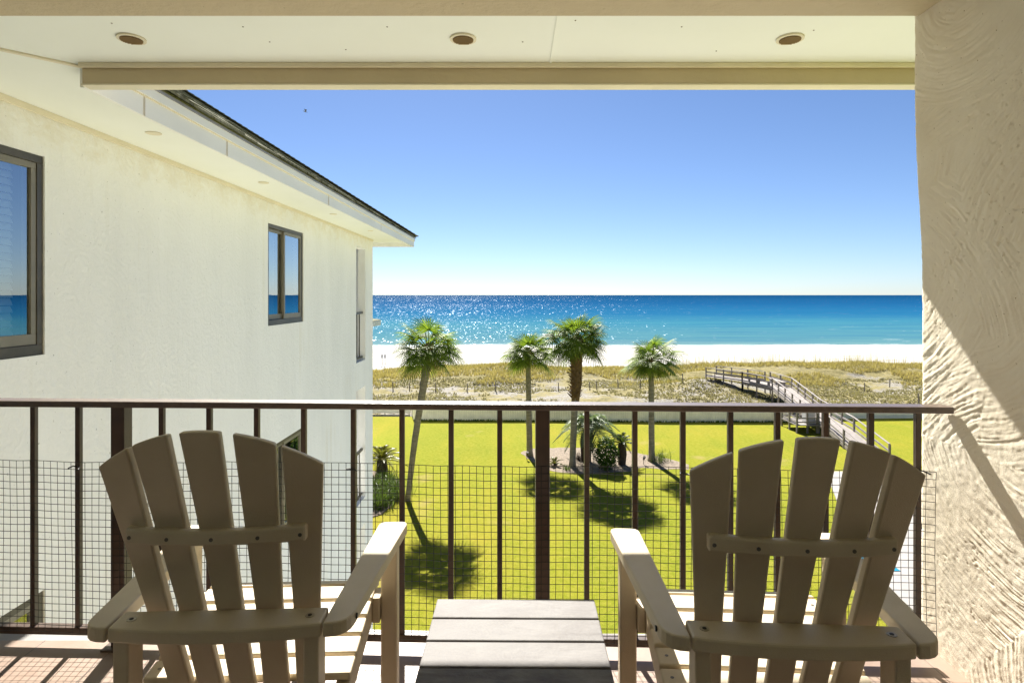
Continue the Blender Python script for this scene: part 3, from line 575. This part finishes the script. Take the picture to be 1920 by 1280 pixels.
def make_chair(label):
    r = empty('adirondack_chair'); tag(r, label, 'chair', 'adirondack chairs facing the sea')
    m = M['chair']
    for i in range(5):
        def cen(h): return BC[i] + (TC[i]-BC[i])*(h-.56)/(1.0-.56) if h > .25 else BC[i]+(TC[i]-BC[i])*(.25-.56)/.44
        def wd(h): return .066 + (.090-.066)*max(0, (h-.56)/.48)
        out = []; hb = .23
        for h in (hb, .56): out.append((cen(h)+wd(h)/2, h))
        n = 8
        ht = top_h(cen(1.0)); xr = cen(ht)+wd(ht)/2; xl = cen(ht)-wd(ht)/2
        for k in range(n+1): x = xr + (xl-xr)*k/n; out.append((x, top_h(x)))
        for h in (.56, hb): out.append((cen(h)-wd(h)/2, h))
        V = []; c0 = cen(.8); nn = len(out)
        for t_ in (-.011, .011):
            for (x, h) in out:
                c_ = cen(min(h, 1.0)); y = slat_y(h) + KC*c_*c_ + 2*KC*c_*(x-c_) + t_
                V.append(((x - 2*KC*c_*t_)*S, y*S, hz(h)))
        b = MB().add(V, [tuple(range(nn-1, -1, -1)), tuple(range(nn, 2*nn))] + [(k, (k+1)%nn, nn+(k+1)%nn, nn+k) for k in range(nn)])
        b.build('back_slat', m, r, bevel=.0045, seg=2)
    # upper batten
    bt = MB(); n = 14; V = []; hb = .776
    for k in range(n+1):
        x = -.212 + .424*k/n; y = slat_y(hb) + KC*x*x - .0115; th_ = .026; hh = .020 - .002*(1-(x/.218)**2)*1.0
        for (yy, zz) in ((y, hh), (y-th_, hh), (y-th_, -hh), (y, -hh)): V.append((x*S, yy*S, hz(hb + zz)))
    bt.add(V, [(k*4+j, k*4+(j+1)%4, k*4+4+(j+1)%4, k*4+4+j) for k in range(n) for j in range(4)] + [(0,1,2,3), (n*4+3, n*4+2, n*4+1, n*4)])
    bt = bt.build('back_brace', m, r, bevel=.005)
    for i in range(5):
        x = BC[i] + (TC[i]-BC[i])*.49; x = max(-.2, min(.2, x)); y = slat_y(hb) + KC*x*x - .0375; MB().disc((x*S, (y-.0012)*S, hz(hb-.002)), (0,1,0), .0042, .003, 10).build('screw', M['screw'], bt)
    # rear crosspiece
    n = 14; pts = [(.250 - .500*k/n, -.004 - .022*(1-((.250-.500*k/n)/.250)**2)) for k in range(n+1)]; pts += [(-.250, .075), (.250, .075)]
    cp = slab(pts, hz(.526), hz(.562)).build('rear_rail', m, r, bevel=.005)
    for x in (-.214, .214):
        MB().disc((x*S, .033*S, hz(.5622)), (0,0,1), .010, .0012, 18).build('washer', M['washer'], cp); MB().disc((x*S, .033*S, hz(.5622)+.0012), (0,0,1), .0045, .0008, 12).build('screw', M['dark'], cp)
    for s in (-1, 1):
        poly = [(.2535, -.004), (.314, -.004), (.378, .655), (.280, .655)]; poly = rounded(poly, [.0, .055, .03, .03])
        poly = [(x*s, y) for x, y in poly]
        if s < 0: poly.reverse()
        am = slab(poly, hz(.526), hz(.562)).build('arm', m, r, bevel=.006, seg=3)
        MB().disc((s*.321*S, .06*S, hz(.545)), (s,0,0), .006, .003, 12).build('bolt_hole', M['dark'], am)
        MB().box(*sorted((s*.300*S, s*.354*S)), .545*S, .602*S, 0, hz(.5255)).build('leg', m, r, bevel=.005)
        MB().box(*sorted((s*.2425*S, s*.205*S)), .004*S, .070*S, 0, hz(.5255)).build('leg', m, r, bevel=.004)
        # sloping side rail under the seat
        q = MB(); P = [(.02, .20), (.62, .285), (.655, .33), (.60, .352), (.20, .292), (.02, .27)]
        q.add([(s*x*S, y*S, hz(h)) for x in (.236, .274) for (y, h) in P], [(5,4,3,2,1,0), (6,7,8,9,10,11)] + [(k, (k+1)%6, 6+(k+1)%6, 6+k) for k in range(6)]); q.build('side_rail', m, r, bevel=.004)
    MB().box(-.2995*S, .2995*S, .536*S, .5445*S+.012, hz(.275), hz(.3575)-.02).build('front_stretcher', m, r, bevel=.003)
    for s in (-1, 1): MB().box(*sorted((s*.2745*S, s*.2995*S)), .53*S, .602*S, hz(.275), hz(.3575)).build('leg_block', m, r, bevel=.003)
    yy = [.195, .275, .355, .435, .515, .598]
    for k, y in enumerate(yy):
        h = .296 + (y-.20)*.15 + .0022; wdt = .072 if k < 5 else .055; dh = .1 if k < 5 else -.25
        hh = h if k < 5 else h - .004
        V = [(x*S, yv*S, hz(hh + (yv-y)*dh*1.0 + t_)) for t_ in (0, .022) for (x, yv) in ((-.277, y), (.277, y), (.277, y+wdt), (-.277, y+wdt))]
        ss = MB().add(V, [(3,2,1,0), (4,5,6,7), (0,1,5,4), (1,2,6,5), (2,3,7,6), (3,0,4,7)]).build('seat_slat', m, r, bevel=.005, seg=3)
        for x in (-.25, .25): MB().disc((x*S, (y+wdt*.5)*S, hz(hh + .022+dh*wdt*.5)), (0,0,1), .0045, .0006, 10).build('screw', M['screw'], ss)
    return r
c1 = make_chair('tan slatted adirondack chair on the left, in front of the pale building')
c1.location = (-.7125*S, 1.468*S, FLOOR); c1.rotation_euler = (0, 0, R(2.6))
c2 = copy_tree(c1); c2['label'] = 'tan slatted adirondack chair on the right, next to the swirled stucco wall'
c2.location = (.664*S, 1.404*S, FLOOR); c2.rotation_euler = (0, 0, R(-3.4))

# side table
tb = empty('side_table', (.002, 1.40*S, FLOOR), R(-.6)); tag(tb, 'low weathered slatted side table standing between the two chairs', 'side table')
ht = 1.35 - 1.0*S; W2 = .2585*S; y = (2.02-1.40)*S
for k in range(5):
    y1 = y; y0 = y - .1165*S; MB().box(-W2, W2, y0, y1, ht-.026, ht).build('top_slat', M['table'], tb, bevel=.003); y = y0 - .0085*S
for sx in (-1, 1):
    MB().box(*sorted((sx*(W2-.012), sx*(W2-.035))), .05*S, .57*S, ht-.11, ht-.0265).build('apron', M['table'], tb, bevel=.002)
    for yy in (.05, .50): MB().box(*sorted((sx*(W2-.036), sx*(W2-.058))), yy*S, (yy+.08)*S, 0, ht-.0265).build('leg', M['table'], tb, bevel=.003)
for yy in (.03, .585): MB().box(-W2+.012, W2-.012, yy*S, (yy+.025)*S-.006, ht-.11, ht-.0265).build('apron', M['table'], tb, bevel=.002)

# ------------------------------------------------------------------ palms
def fan(mb, hub, axis, Rr, seed, spread=118, nseg=24):
    axis = axis.normalized(); side = axis.cross(Vector((0,0,1)))
    if side.length < .05: side = Vector((1,0,0))
    side.normalize(); nrm = side.cross(axis).normalized(); rr = random.Random(seed)
    side = (side * math.cos(rr.uniform(-.5, .5)) + nrm * math.sin(rr.uniform(-.5, .5))).normalized(); nrm = side.cross(axis).normalized()
    for i in range(nseg):
        a = R(-spread + 2*spread*(i+.5)/nseg); L = Rr * (1 - .28*(abs(a)/R(spread))**2) * rr.uniform(.88, 1.06)
        d = (axis*math.cos(a) + side*math.sin(a)); fold = nrm * (-.22*abs(math.sin(a)))*L
        q = nrm.cross(d).normalized(); w0 = .035*Rr; w1 = .052*Rr; w2 = .022*Rr
        p0 = hub; p1 = hub + d*L*.55 + fold*.4; drop = L*L*rr.uniform(.12, .32)/Rr
        p2 = hub + d*L*.82 + fold*.8 - Vector((0,0,drop*.45)); p3 = hub + d*L*rr.uniform(.93, 1.0) + fold - Vector((0,0,drop))
        mb.add([p0-q*w0*.3, p0+q*w0*.3, p1+q*w1*.5, p1-q*w1*.5, p2+q*w2*.5, p2-q*w2*.5, p3], [(0,1,2,3), (3,2,4,5), (5,4,6)])
def sabal(name, label, base, top_, Rc, tr0, tr1, nleaf=34, booted=None, seed=1, bend=0, boot_r=.45):
    rr = random.Random(seed); root = empty(name, base); tag(root, label, 'palm tree', 'tall cabbage palms on the lawn')
    b = Vector((0,0,0)); e = Vector(top_) - Vector(base); n = 18; pts = []
    for k in range(n+1):
        s = k/n; p = b.lerp(e, s); p.x += bend*math.sin(math.pi*s)*1.0; pts.append(p)
    rads = [tr0*(1.25 if k == 0 else 1) + (tr1-tr0)*(k/n) for k in range(n+1)]
    tk = MB().tube(pts, rads, 12, jit=.05).build('trunk', M['trunk'], root, smooth=True)
    e = pts[-1]
    up = MB().tube([e - Vector((0,0,.15)), e + Vector((0,0,.2)), e + Vector((0,0,.6)), e+Vector((0,0,.9))], [tr1*1.05, tr1*1.9, tr1*1.7, .1], 10, jit=.15)
    # old leaf bases
    z0 = e.z - (booted if booted else .25)
    nb = int(130 if booted else 22)
    for i in range(nb):
        s = i/nb; zz = z0 + (e.z+.45-z0)*s; s2 = min(1, zz/e.z); c = pts[min(n, int(s2*n))].copy(); c.z = zz; a = i*2.4
        d = Vector((math.cos(a), math.sin(a), 0)); rb = tr1*(1.0); bl = (boot_r if booted else tr1*1.9); t_ = Vector((-d.y, d.x, 0))
        p0 = c + d*rb*.7; p1 = c + d*bl*rr.uniform(.85, 1.05) + Vector((0,0,.30)); w_ = .08
        up.add([p0-t_*w_, p0+t_*w_, p1+t_*w_*.6, p1-t_*w_*.6, p0-t_*w_*.6+Vector((0,0,.09)), p0+t_*w_*.6+Vector((0,0,.09))], [(0,1,2,3), (4,5,2,3), (0,3,4), (1,2,5)])
    if booted: up.tube([Vector((pts[12].x, pts[12].y, z0-.1)), Vector((e.x, e.y, z0+.9)), e], [boot_r*.42, boot_r*.66, boot_r*.72], 12, jit=.16)
    up.build('leaf_base', M['palm_dry'], root)
    cr = MB(); hub0 = e + Vector((0,0,.55))
    for i in range(nleaf):
        s = (i+.5)/nleaf; el = math.asin(max(-1, min(1, .98 - 1.55*s))) ; az = i*2.39996 + rr.uniform(-.25, .25)
        pl = Rc*rr.uniform(.32, .70)*(1 - .12*max(0, math.sin(el))); d = Vector((math.cos(az)*math.cos(el), math.sin(az)*math.cos(el), math.sin(el)))
        mid = hub0 + d*pl*.6; hb = hub0 + d*pl + Vector((0,0,-.10*pl*math.cos(el)))
        cr.tube([hub0, mid, hb], [.03, .022, .016], 4, cap=False)
        ax = (d + Vector((0,0,-.45*math.cos(el)))).normalized(); fan(cr, hb, ax, Rc*rr.uniform(.44, .58), seed*100+i)
    cr.build('crown', M['palm'], root, fix=False)
    dd = MB()
    for i in range(4):                          # dead fronds hanging against the trunk
        az = seed*1.3 + i*1.7; d = Vector((math.cos(az), math.sin(az), 0)); h0 = e + Vector((0,0,.15)); h1 = h0 + d*Rc*.28 - Vector((0,0,.10)); dd.tube([h0, h1], [.03,.02], 4, cap=False)
        fan(dd, h1, (d*.25 - Vector((0,0,1))).normalized(), Rc*rr.uniform(.25,.38), seed*7+i, 60, 12)
    dd.build('dead_frond', M['palm_dry'], root, fix=False)
    return root
def wpt(x, y, Y): return ((x-CX)/F*Y, Y, -(y-CY)/F*Y)
sabal('cabbage_palm', 'leaning slender cabbage palm nearest the pale building', (-5.14, 29.9, GROUND), wpt(803, 676, 29.9), 1.95, .125, .185, 42, seed=3, bend=-.08)
sabal('cabbage_palm', 'short upright cabbage palm left of the big shaggy one', (1.03, 38.1, GROUND), wpt(990, 678, 38.1), 2.05, .19, .155, 36, seed=5)
sabal('cabbage_palm', 'tallest cabbage palm with shaggy thick upper trunk in the bed', (3.45, 35.7, GROUND), wpt(1081, 655, 35.7), 2.2, .18, .20, 56, booted=2.9, seed=8, boot_r=.50)
sabal('cabbage_palm', 'cabbage palm at the right end of the planting bed', (8.34, 36.9, GROUND), wpt(1221, 692, 36.9), 2.05, .19, .16, 40, seed=11)
def pinnate(mb, base, az, el, L, leaf, n=26, arch=1.0, w_=.02, rr=random, vee=.5):
    d = Vector((math.cos(az), math.sin(az), 0)); pts = []
    for k in range(n+1):
        s = k/n; x = L*(math.cos(el)*s + .25*arch*s*s*(1-math.cos(el))*0.5); z = L*(math.sin(el)*s - .62*arch*s*s)
        pts.append(base + d*x + Vector((0,0,z)))
    mb.tube(pts[::3]+[pts[-1]], [.018]*(len(pts[::3]))+[.005], 4, cap=False); side = Vector((-d.y, d.x, 0))
    for k in range(3, n+1):
        s = k/n; T = (pts[k]-pts[k-1]).normalized(); ll = leaf*math.sin(math.pi*min(1, .18+.80*s))*rr.uniform(.85, 1.1)
        for sg in (-1, 1):
            u = (side*sg*.85 + T*.55 + Vector((0,0,vee*rr.uniform(.5, 1.1)))).normalized(); p = pts[k]; q = p + u*ll*.6; e = p + u*ll - Vector((0,0,ll*.25))
            mb.add([p - T*w_, p + T*w_, q + T*w_*.8, q - T*w_*.8, e], [(0,1,2,3), (3,2,4)])
# pindo palm
b = px(1101, 865); root = empty('pindo_palm', (b[0], b[1], GROUND)); tag(root, 'grey green pindo palm with arching feathery fronds behind the round bush', 'palm tree')
tk = MB(); tk.tube([(0,0,0), (.05,0,.9), (.12,0,1.9)], [.24, .20, .26], 10, jit=.15); tk.tube([(-.25,.1,0), (-.3,.1,1.2), (-.2,.1,1.7)], [.10, .11, .13], 8, jit=.15)
for i in range(46):
    a = i*2.4; z = .5+i*.034; d = Vector((math.cos(a), math.sin(a), 0)); p = Vector((.1,0,z)); tk.tube([p + d*.18, p + d*.42 + Vector((0,0,.55))], [.045, .02], 4)
tk.build('trunk', M['trunk_dark'], root); cr = MB()
for i in range(38): pinnate(cr, Vector((.1,0,1.95)), i*2.4, R(82 - 2.0*i), random.uniform(2.0, 2.6), .62, 34, 1.15 + .2*random.random(), .020)
cr.build('crown', M['pindo'], root, fix=False)
def cycad(x, y, label, hgt, tr, L, n, mat, el0=75, seed=1):
    b = px(x, y); root = empty('sago_palm', (b[0], b[1], GROUND)); tag(root, label, 'sago palm')
    tk = MB(); tk.tube([(0,0,0), (.02,0,hgt*.5), (0,0,hgt)], [tr*.9, tr, tr*.85], 10, jit=.15); tk.build('trunk', M['trunk_dark'], root); cr = MB()
    for i in range(n): pinnate(cr, Vector((0,0,hgt)), i*2.4+seed, R(el0 - (el0-5)*i/n), L*random.uniform(.85, 1.1), L*.2, 24, .75, .014, vee=.25)
    cr.build('crown', mat, root, fix=False); return root
cycad(1166, 871, 'small dark sago palm right of the round green bush', 1.25, .24, 1.15, 22, M['cycad_green'])
cycad(716, 893, 'yellow green sago palm above the clumped border at the building corner', .9, .34, 1.5, 34, M['cycad'], 80)
cycad(1040, 873, 'tiny sago palm sprouting beside the big palm trunk', .12, .1, .7, 12, M['cycad'], 70)
# round bush
b = px(1137, 882); root = empty('round_bush', (b[0], b[1], GROUND)); tag(root, 'rounded glossy dark green bush in the planting bed', 'bush')
lf = MB(); rr = random.Random(4)
for i in range(2600):
    d = Vector((rr.gauss(0,1), rr.gauss(0,1), rr.gauss(0,1))).normalized(); lump = 1 + .22*mnoise.noise(d*2.6); q = rr.uniform(.72, 1.03)*lump
    p = Vector((d.x*.68*q, d.y*.68*q, .95 + d.z*.93*q)); 
    if p.z < .05: continue
    nrm = (d + Vector((rr.gauss(0,.5), rr.gauss(0,.5), rr.gauss(0,.5)))).normalized(); t_ = nrm.orthogonal().normalized(); u = nrm.cross(t_); s = rr.uniform(.05, .085)
    lf.add([p - t_*s*.5, p + u*s, p + t_*s*.5, p - u*s], [(0,1,2,3)])
lf.build('foliage', M['bush'], root, fix=False); MB().tube([(0,0,0), (0,0,.9)], [.08, .05], 8).tube([(0,0,.4), (.3,.1,1.1)], [.04, .02], 6).tube([(0,0,.4), (-.3,-.1,1.2)], [.04, .02], 6).build('stem', M['trunk_dark'], root)
def clump(x, y, label, hgt, rad, nb, name='border_plant', cat='plant', group=None, mat=None, wid=.022):
    b = px(x, y); V = []
    P = np.stack([b[0] + rng.normal(0, rad*.45, nb), b[1] + rng.normal(0, rad*.45, nb), np.full(nb, GROUND)], 1)
    o = blades(name, P - np.array([b[0], b[1], GROUND]), np.full(nb, hgt), wid, mat or M['lily'], 5, .95, 1.5); o.location = (b[0], b[1], GROUND); tag(o, label, cat, group); return o
clump(722, 912, 'upper left clump of the strap leaved border beside the building', .9, .75, 90, wid=.035, group='strap leaved clumps beside the building')
clump(706, 928, 'middle clump of the strap leaved border against the wall corner', .95, .8, 100, wid=.035, group='strap leaved clumps beside the building')
clump(728, 934, 'outer clump of the strap leaved border nearest the leaning palm', .85, .75, 100, wid=.035, group='strap leaved clumps beside the building')
clump(708, 950, 'lowest clump of the strap leaved border at the wall corner', .8, .7, 100, wid=.035, group='strap leaved clumps beside the building')
clump(1230, 866, 'thin sprigs growing at the foot of the right palm', .8, .5, 16, wid=.02)
clump(1243, 864, 'sparse pale shrub right of the rightmost palm trunk', .8, .4, 14, wid=.02)
clump(1088, 862, 'dark spiky plant by the pindo palm base', .55, .35, 14, wid=.03, mat=M['trunk_dark'])
clump(1062, 880, 'small low spiky plant at the front edge of the mulch bed', .35, .3, 10, wid=.03)
# mulch bed
pb = [px(*p) for p in [(978,848), (1000,841), (1050,839), (1110,839), (1180,846), (1230,855), (1270,864), (1292,872), (1290,880), (1240,880), (1205,876), (1180,884), (1120,887), (1060,887), (1020,880), (1000,866), (984,857)]]
bb = []
for i in range(len(pb)):
    a = pb[i]; c_ = pb[(i+1)%len(pb)]
    for k in range(4): s = k/4; j = .10; bb.append((a[0]+(c_[0]-a[0])*s + random.uniform(-j, j), a[1]+(c_[1]-a[1])*s + random.uniform(-j, j)))
o = MB().prism(bb, GROUND + .004, GROUND + .014).build('mulch_bed', M['mulch']); tag(o, kind='structure')
pb = [px(*p) for p in [(690,880), (735,895), (752,905), (750,925), (738,945), (715,965), (690,972)]]
o = MB().prism(pb, GROUND + .004, GROUND + .04).build('mulch_bed', M['mulch']); tag(o, kind='structure')
def spot(x, y, label):
    b = px(x, y); root = empty('garden_spotlight', (b[0], b[1], GROUND)); tag(root, label, 'garden light', 'garden spotlights around the bed')
    MB().tube([(0,0,0), (0,0,.32)], .018, 8).build('stake', M['black_metal'], root); MB().tube([(0,.05,.30), (.02,-.05,.42), (.03,-.09,.50)], [.05, .075, .08], 12).build('lamp_head', M['black_metal'], root)
spot(988, 862, 'small black garden spotlight at the left tip of the bed'); spot(1207, 871, 'small black garden spotlight left of the right palm')

# ------------------------------------------------------------------ cream picket fence
def fence(pts, label, h=1.05, step=.14):
    root = empty('picket_fence', (pts[0][0], pts[0][1], GROUND)); tag(root, label, 'fence', 'cream board fence between lawn and dunes')
    o0 = -Vector(root.location); pk = MB(); rl_ = MB()
    for i in range(len(pts)-1):
        a = Vector((*pts[i], 0)); b = Vector((*pts[i+1], 0)); d = b-a; L = d.length; n = int(L/step); d.normalize(); nr = Vector((-d.y, d.x, 0))
        for k in range(n):
            p = a + d*(k+.5)*step; hh = h + random.uniform(-.012, .012); q = p + nr*random.uniform(-.006, .006)
            pk.bar(q + Vector((0,0,GROUND)), q + Vector((0,0,GROUND+hh)), step-.012, .02, nr)
        for z in (.2, .85): rl_.bar(a + nr*.03 + Vector((0,0,GROUND+z)), b + nr*.03 + Vector((0,0,GROUND+z)), .035, .09)
    pk.build('picket', M['picket'], root).location = o0; rl_.build('rail', M['picket'], root).location = o0
P1 = px(776, 788); P2 = px(1480, 791)
fence([px(640, 774), px(772, 775), P1], 'cream board fence stepping back behind the leaning palm')
fence([P1, px(1000, 788), px(1250, 791), P2], 'long cream board fence behind the palms and bed')
fence([px(1560, 785), px(1760, 783), px(2050, 784)], 'cream board fence to the right of the boardwalk')
# strip of dark grass blades at the fence foot
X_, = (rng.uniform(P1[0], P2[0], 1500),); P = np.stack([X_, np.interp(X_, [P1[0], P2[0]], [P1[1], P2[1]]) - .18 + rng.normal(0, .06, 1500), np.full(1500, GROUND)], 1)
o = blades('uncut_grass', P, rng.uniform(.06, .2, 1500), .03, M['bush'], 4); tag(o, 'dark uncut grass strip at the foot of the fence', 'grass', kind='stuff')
# dune posts
pp = [(737,733), (768,734), (788,733), (817,734), (876,734), (929,733), (988,733), (1047,732), (1106,733), (1119,731), (1159,732), (1200,733), (1280,736), (1340,738), (1393,740), (1500,731), (1621,730), (1668,727), (1723,753)]
ords = ['below the leaning palm crown, leftmost', 'second from the pale building', 'hidden beside the leaning palm trunk', 'just right of the leaning palm', 'midway between the leaning and short palms', 'left of the short palm', 'beside the short palm trunk', 'between the short and shaggy palms', 'right of the shaggy trunk', 'paired close to its left neighbour', 'left of the rightmost palm by a gap', 'just left of the rightmost palm', 'right of the rightmost palm', 'beside the far boardwalk end', 'just under the boardwalk landing', 'right of the boardwalk landing', 'in the open sand right of the boardwalk', 'second from the stucco wall', 'next to the stucco wall']
pr = None
for (x, y), w_ in zip(pp, ords):
    Yd = 66 - .0*(y-733) + (734-y)*.45; X = (x-CX)/F*Yd; z = float(terrain(np.array([X]), np.array([Yd]))[0])
    if pr is None: o = MB().tube([(0,0,-.3), (.01,0,.5), (.0,0,1.0)], [.06,.055,.05], 8).build('dune_post', M['wood_dark']); pr = o
    else: o = pr.copy(); COL.objects.link(o)
    o.location = (X, Yd, z); o.rotation_euler = (random.uniform(-.05,.05), random.uniform(-.06,.06), 0); tag(o, 'thin dark dune post ' + w_, 'post', 'rope posts across the dunes')
# beach sign posts
for i, x in enumerate((716.5, 722)):
    Yd = 100; X = (x-CX)/F*Yd; z = float(terrain(np.array([X]), np.array([100.]))[0]); rt = empty('beach_sign', (X, Yd, z)); tag(rt, ['left', 'right'][i] + ' one of two slim signs standing on the white sand', 'sign', 'pair of beach signs')
    MB().tube([(0,0,-.2), (0,0,1.9)], .05, 6).build('post', M['wood'], rt); MB().box(-.16, .16, -.07, -.052, 1.3, 1.9).build('sign_board', M['white'], rt)

# ------------------------------------------------------------------ boardwalk
bw = empty('boardwalk', (24, 50, GROUND)); tag(bw, 'weathered wooden boardwalk rising over the fence into the dunes', 'boardwalk')
o0 = -Vector(bw.location)
Rt = [(22.9,37.3,.0), (23.35,42.0,.68), (24.2,48.2,.82), (25.9,57.0,1.35), (25.7,61.3,1.38)]; Lt = [(21.3,37.6,.0), (21.8,42.3,.68), (22.7,48.5,.82), (24.1,57.0,1.35), (22.9,61.3,1.38)]
dk = MB(); fr_ = MB()
for i in range(len(Rt)-1):
    a, b, c_, d_ = map(Vector, (Lt[i], Rt[i], Lt[i+1], Rt[i+1])); L = ((c_-a).length + (d_-b).length)/2; n = int(L/.15)
    for k in range(n):
        s0 = k/n; s1 = (k+.93)/n; q = [a.lerp(c_, s0), b.lerp(d_, s0), b.lerp(d_, s1), a.lerp(c_, s1)]
        V = [(p.x, p.y, GROUND+p.z) for p in q] + [(p.x, p.y, GROUND+p.z-.04) for p in q]; dk.add(V, [(0,1,2,3), (7,6,5,4), (0,4,5,1), (1,5,6,2), (2,6,7,3), (3,7,4,0)])
    for (p, q) in ((a, c_), (b, d_)): fr_.bar(p + Vector((0,0,GROUND-.14)), q + Vector((0,0,GROUND-.14)), .05, .2)
far_seg = [((22.9,61.3,1.38), (20.6,65.5,1.32)), ((25.3,61.6,1.38), (22.2,67.0,1.32))]
a, c_ = map(Vector, far_seg[0]); b, d_ = map(Vector, far_seg[1]); n = 34
for k in range(n):
    s0 = k/n; s1 = (k+.93)/n; q = [a.lerp(c_, s0), b.lerp(d_, s0), b.lerp(d_, s1), a.lerp(c_, s1)]
    V = [(p.x, p.y, GROUND+p.z) for p in q] + [(p.x, p.y, GROUND+p.z-.04) for p in q]; dk.add(V, [(0,1,2,3), (7,6,5,4), (0,4,5,1), (1,5,6,2), (2,6,7,3), (3,7,4,0)])
dk.build('deck', M['wood'], bw).location = o0; fr_.build('joist', M['wood_dark'], bw).location = o0
def railrun(path, up=.95, mid=.5, ends=True):
    pm = MB()
    for i in range(len(path)-1):
        a = Vector(path[i]) + Vector((0,0,GROUND)); b = Vector(path[i+1]) + Vector((0,0,GROUND)); L = (b-a).length; n = max(1, round(L/2.0))
        pm.bar(a + Vector((0,0,up)), b + Vector((0,0,up)), .12, .045)
        for m in ((mid,) if mid else ()): pm.bar(a + Vector((0,0,m)), b + Vector((0,0,m)), .04, .13)
        pm.bar(a + Vector((0,0,.12)), b + Vector((0,0,.12)), .04, .13)
    pm.build('handrail', M['wood'], bw, bevel=.01).location = o0
    for i in range(len(path)-1):
        a = Vector(path[i]) + Vector((0,0,GROUND)); b = Vector(path[i+1]) + Vector((0,0,GROUND)); L = (b-a).length; n = max(1, round(L/2.0))
        for k in range(n + (1 if i == len(path)-2 else 0)):
            p = a.lerp(b, k/n); zg = GROUND if p.y < 50.3 else float(terrain(np.array([p.x]), np.array([p.y]))[0])
            MB().bar((p.x, p.y, zg-.1), (p.x, p.y, p.z+up-.03), .11, .11, (0,1,0)).build('post', M['wood_dark'], bw).location = o0
railrun(Rt); railrun(Lt)
railrun([far_seg[0][0], far_seg[0][1]]); railrun([far_seg[1][0], far_seg[1][1]])
# benches on the landing (built into the boardwalk)
for (x0, y0, x1, y1) in ((25.5, 57.6, 25.4, 60.6), (24.2, 57.8, 23.3, 60.8)):
    b_ = MB(); b_.bar((x0, y0, GROUND+1.8), (x1, y1, GROUND+1.8), .45, .05)
    for s in (.05, .5, .95): b_.bar((x0+(x1-x0)*s, y0+(y1-y0)*s, GROUND+1.35), (x0+(x1-x0)*s, y0+(y1-y0)*s, GROUND+1.77), .12, .35, (0,1,0))
    b_.build('bench', M['wood'], bw).location = o0
# side deck with cabinet
sdk = empty('side_deck', (21.2, 46, GROUND)); tag(sdk, 'small railed wooden side deck attached to the foot of the boardwalk', 'deck'); o1 = -Vector(sdk.location)
b_ = MB(); b_.box(20.5, 22.3, 44.3, 47, GROUND+.55, GROUND+.63); b_.build('deck', M['wood'], sdk).location = o1
b_ = MB()
for (a, c_) in (((20.55,44.4), (20.55,46.9)), ((20.55,44.4), (22.0,44.4)), ((20.55,46.9), (22.2,46.9))):
    for z in (1.5, 1.1, .8): b_.bar((*a, GROUND+z), (*c_, GROUND+z), .12 if z == 1.5 else .04, .05 if z == 1.5 else .1)
b_.build('handrail', M['wood'], sdk).location = o1
for (x, y) in ((20.55,44.4), (20.55,46.9), (21.3,44.4), (22.0,44.4), (20.55,45.6)): MB().bar((x, y, GROUND-.05), (x, y, GROUND+1.48), .11, .11, (0,1,0)).build('post', M['wood_dark'], sdk).location = o1
ck = empty('storage_cabinet', (21.75, 45.0, GROUND+.63)); tag(ck, 'white louvred cabinet standing on the side deck', 'cabinet')
MB().box(-.42, .30, -.3, .3, 0, .78).build('body', M['white'], ck, bevel=.01); lv = MB()
for k in range(9): lv.box(-.36, .24, -.315, -.3005, .07+k*.075, .07+k*.075+.05)
lv.build('louver', M['white'], ck)

# ------------------------------------------------------------------ pool area on the right
o = MB().prism([(17.6,34.5), (12.8,22.5), (12.4,16), (12.4,2.4), (40,2.4), (40,34.5)], GROUND + .004, GROUND + .10).build('pool_deck', M['paving']); tag(o, kind='structure')
o = MB().box(13.1, 13.9, 22.0, 23.6, GROUND + .104, GROUND + .12).build('pool_water', M['pool']); tag(o, kind='structure')
pf = empty('metal_fence', (13.5, 24, GROUND+.1)); tag(pf, 'black metal picket fence round the pool paving', 'fence'); b_ = MB()
for (a, c_) in (((14.9, 19.5), (17.5, 26.5)),):
    a = Vector((*a, 0)); c_ = Vector((*c_, 0)); L = (c_-a).length; n = int(L/.14)
    for k in range(n+1): p = a.lerp(c_, k/n); b_.bar(p + Vector((0,0,GROUND+.1)), p + Vector((0,0,GROUND+1.3)), .02, .02, (0,1,0))
    for z in (.22, 1.22): b_.bar(a + Vector((0,0,GROUND+z)), c_ + Vector((0,0,GROUND+z)), .03, .03)
b_.build('picket', M['black_metal'], pf).location = -Vector(pf.location)

# ------------------------------------------------------------------ bird
Yd = 16; o = MB().tube([(-.09,0,0), (0,0,.01), (.10,0,.03)], [.008, .022, .006], 8)
o.add([(0,-.01,.015), (.03,0,.015), (-.05,.02,.12), (-.09,0,.10), (0,.01,.015), (-.04,-.02,.10), (.03,-.05,.115)], [(0,1,2,3), (4,1,6,5)])
o = o.build('flying_bird', M['bird'], fix=False); o.location = wpt(572, 210, Yd); o.rotation_euler = (0, .4, .5); o.scale = (.6,.6,.6); tag(o, 'tiny dark bird flying alone in the blue sky', 'bird')
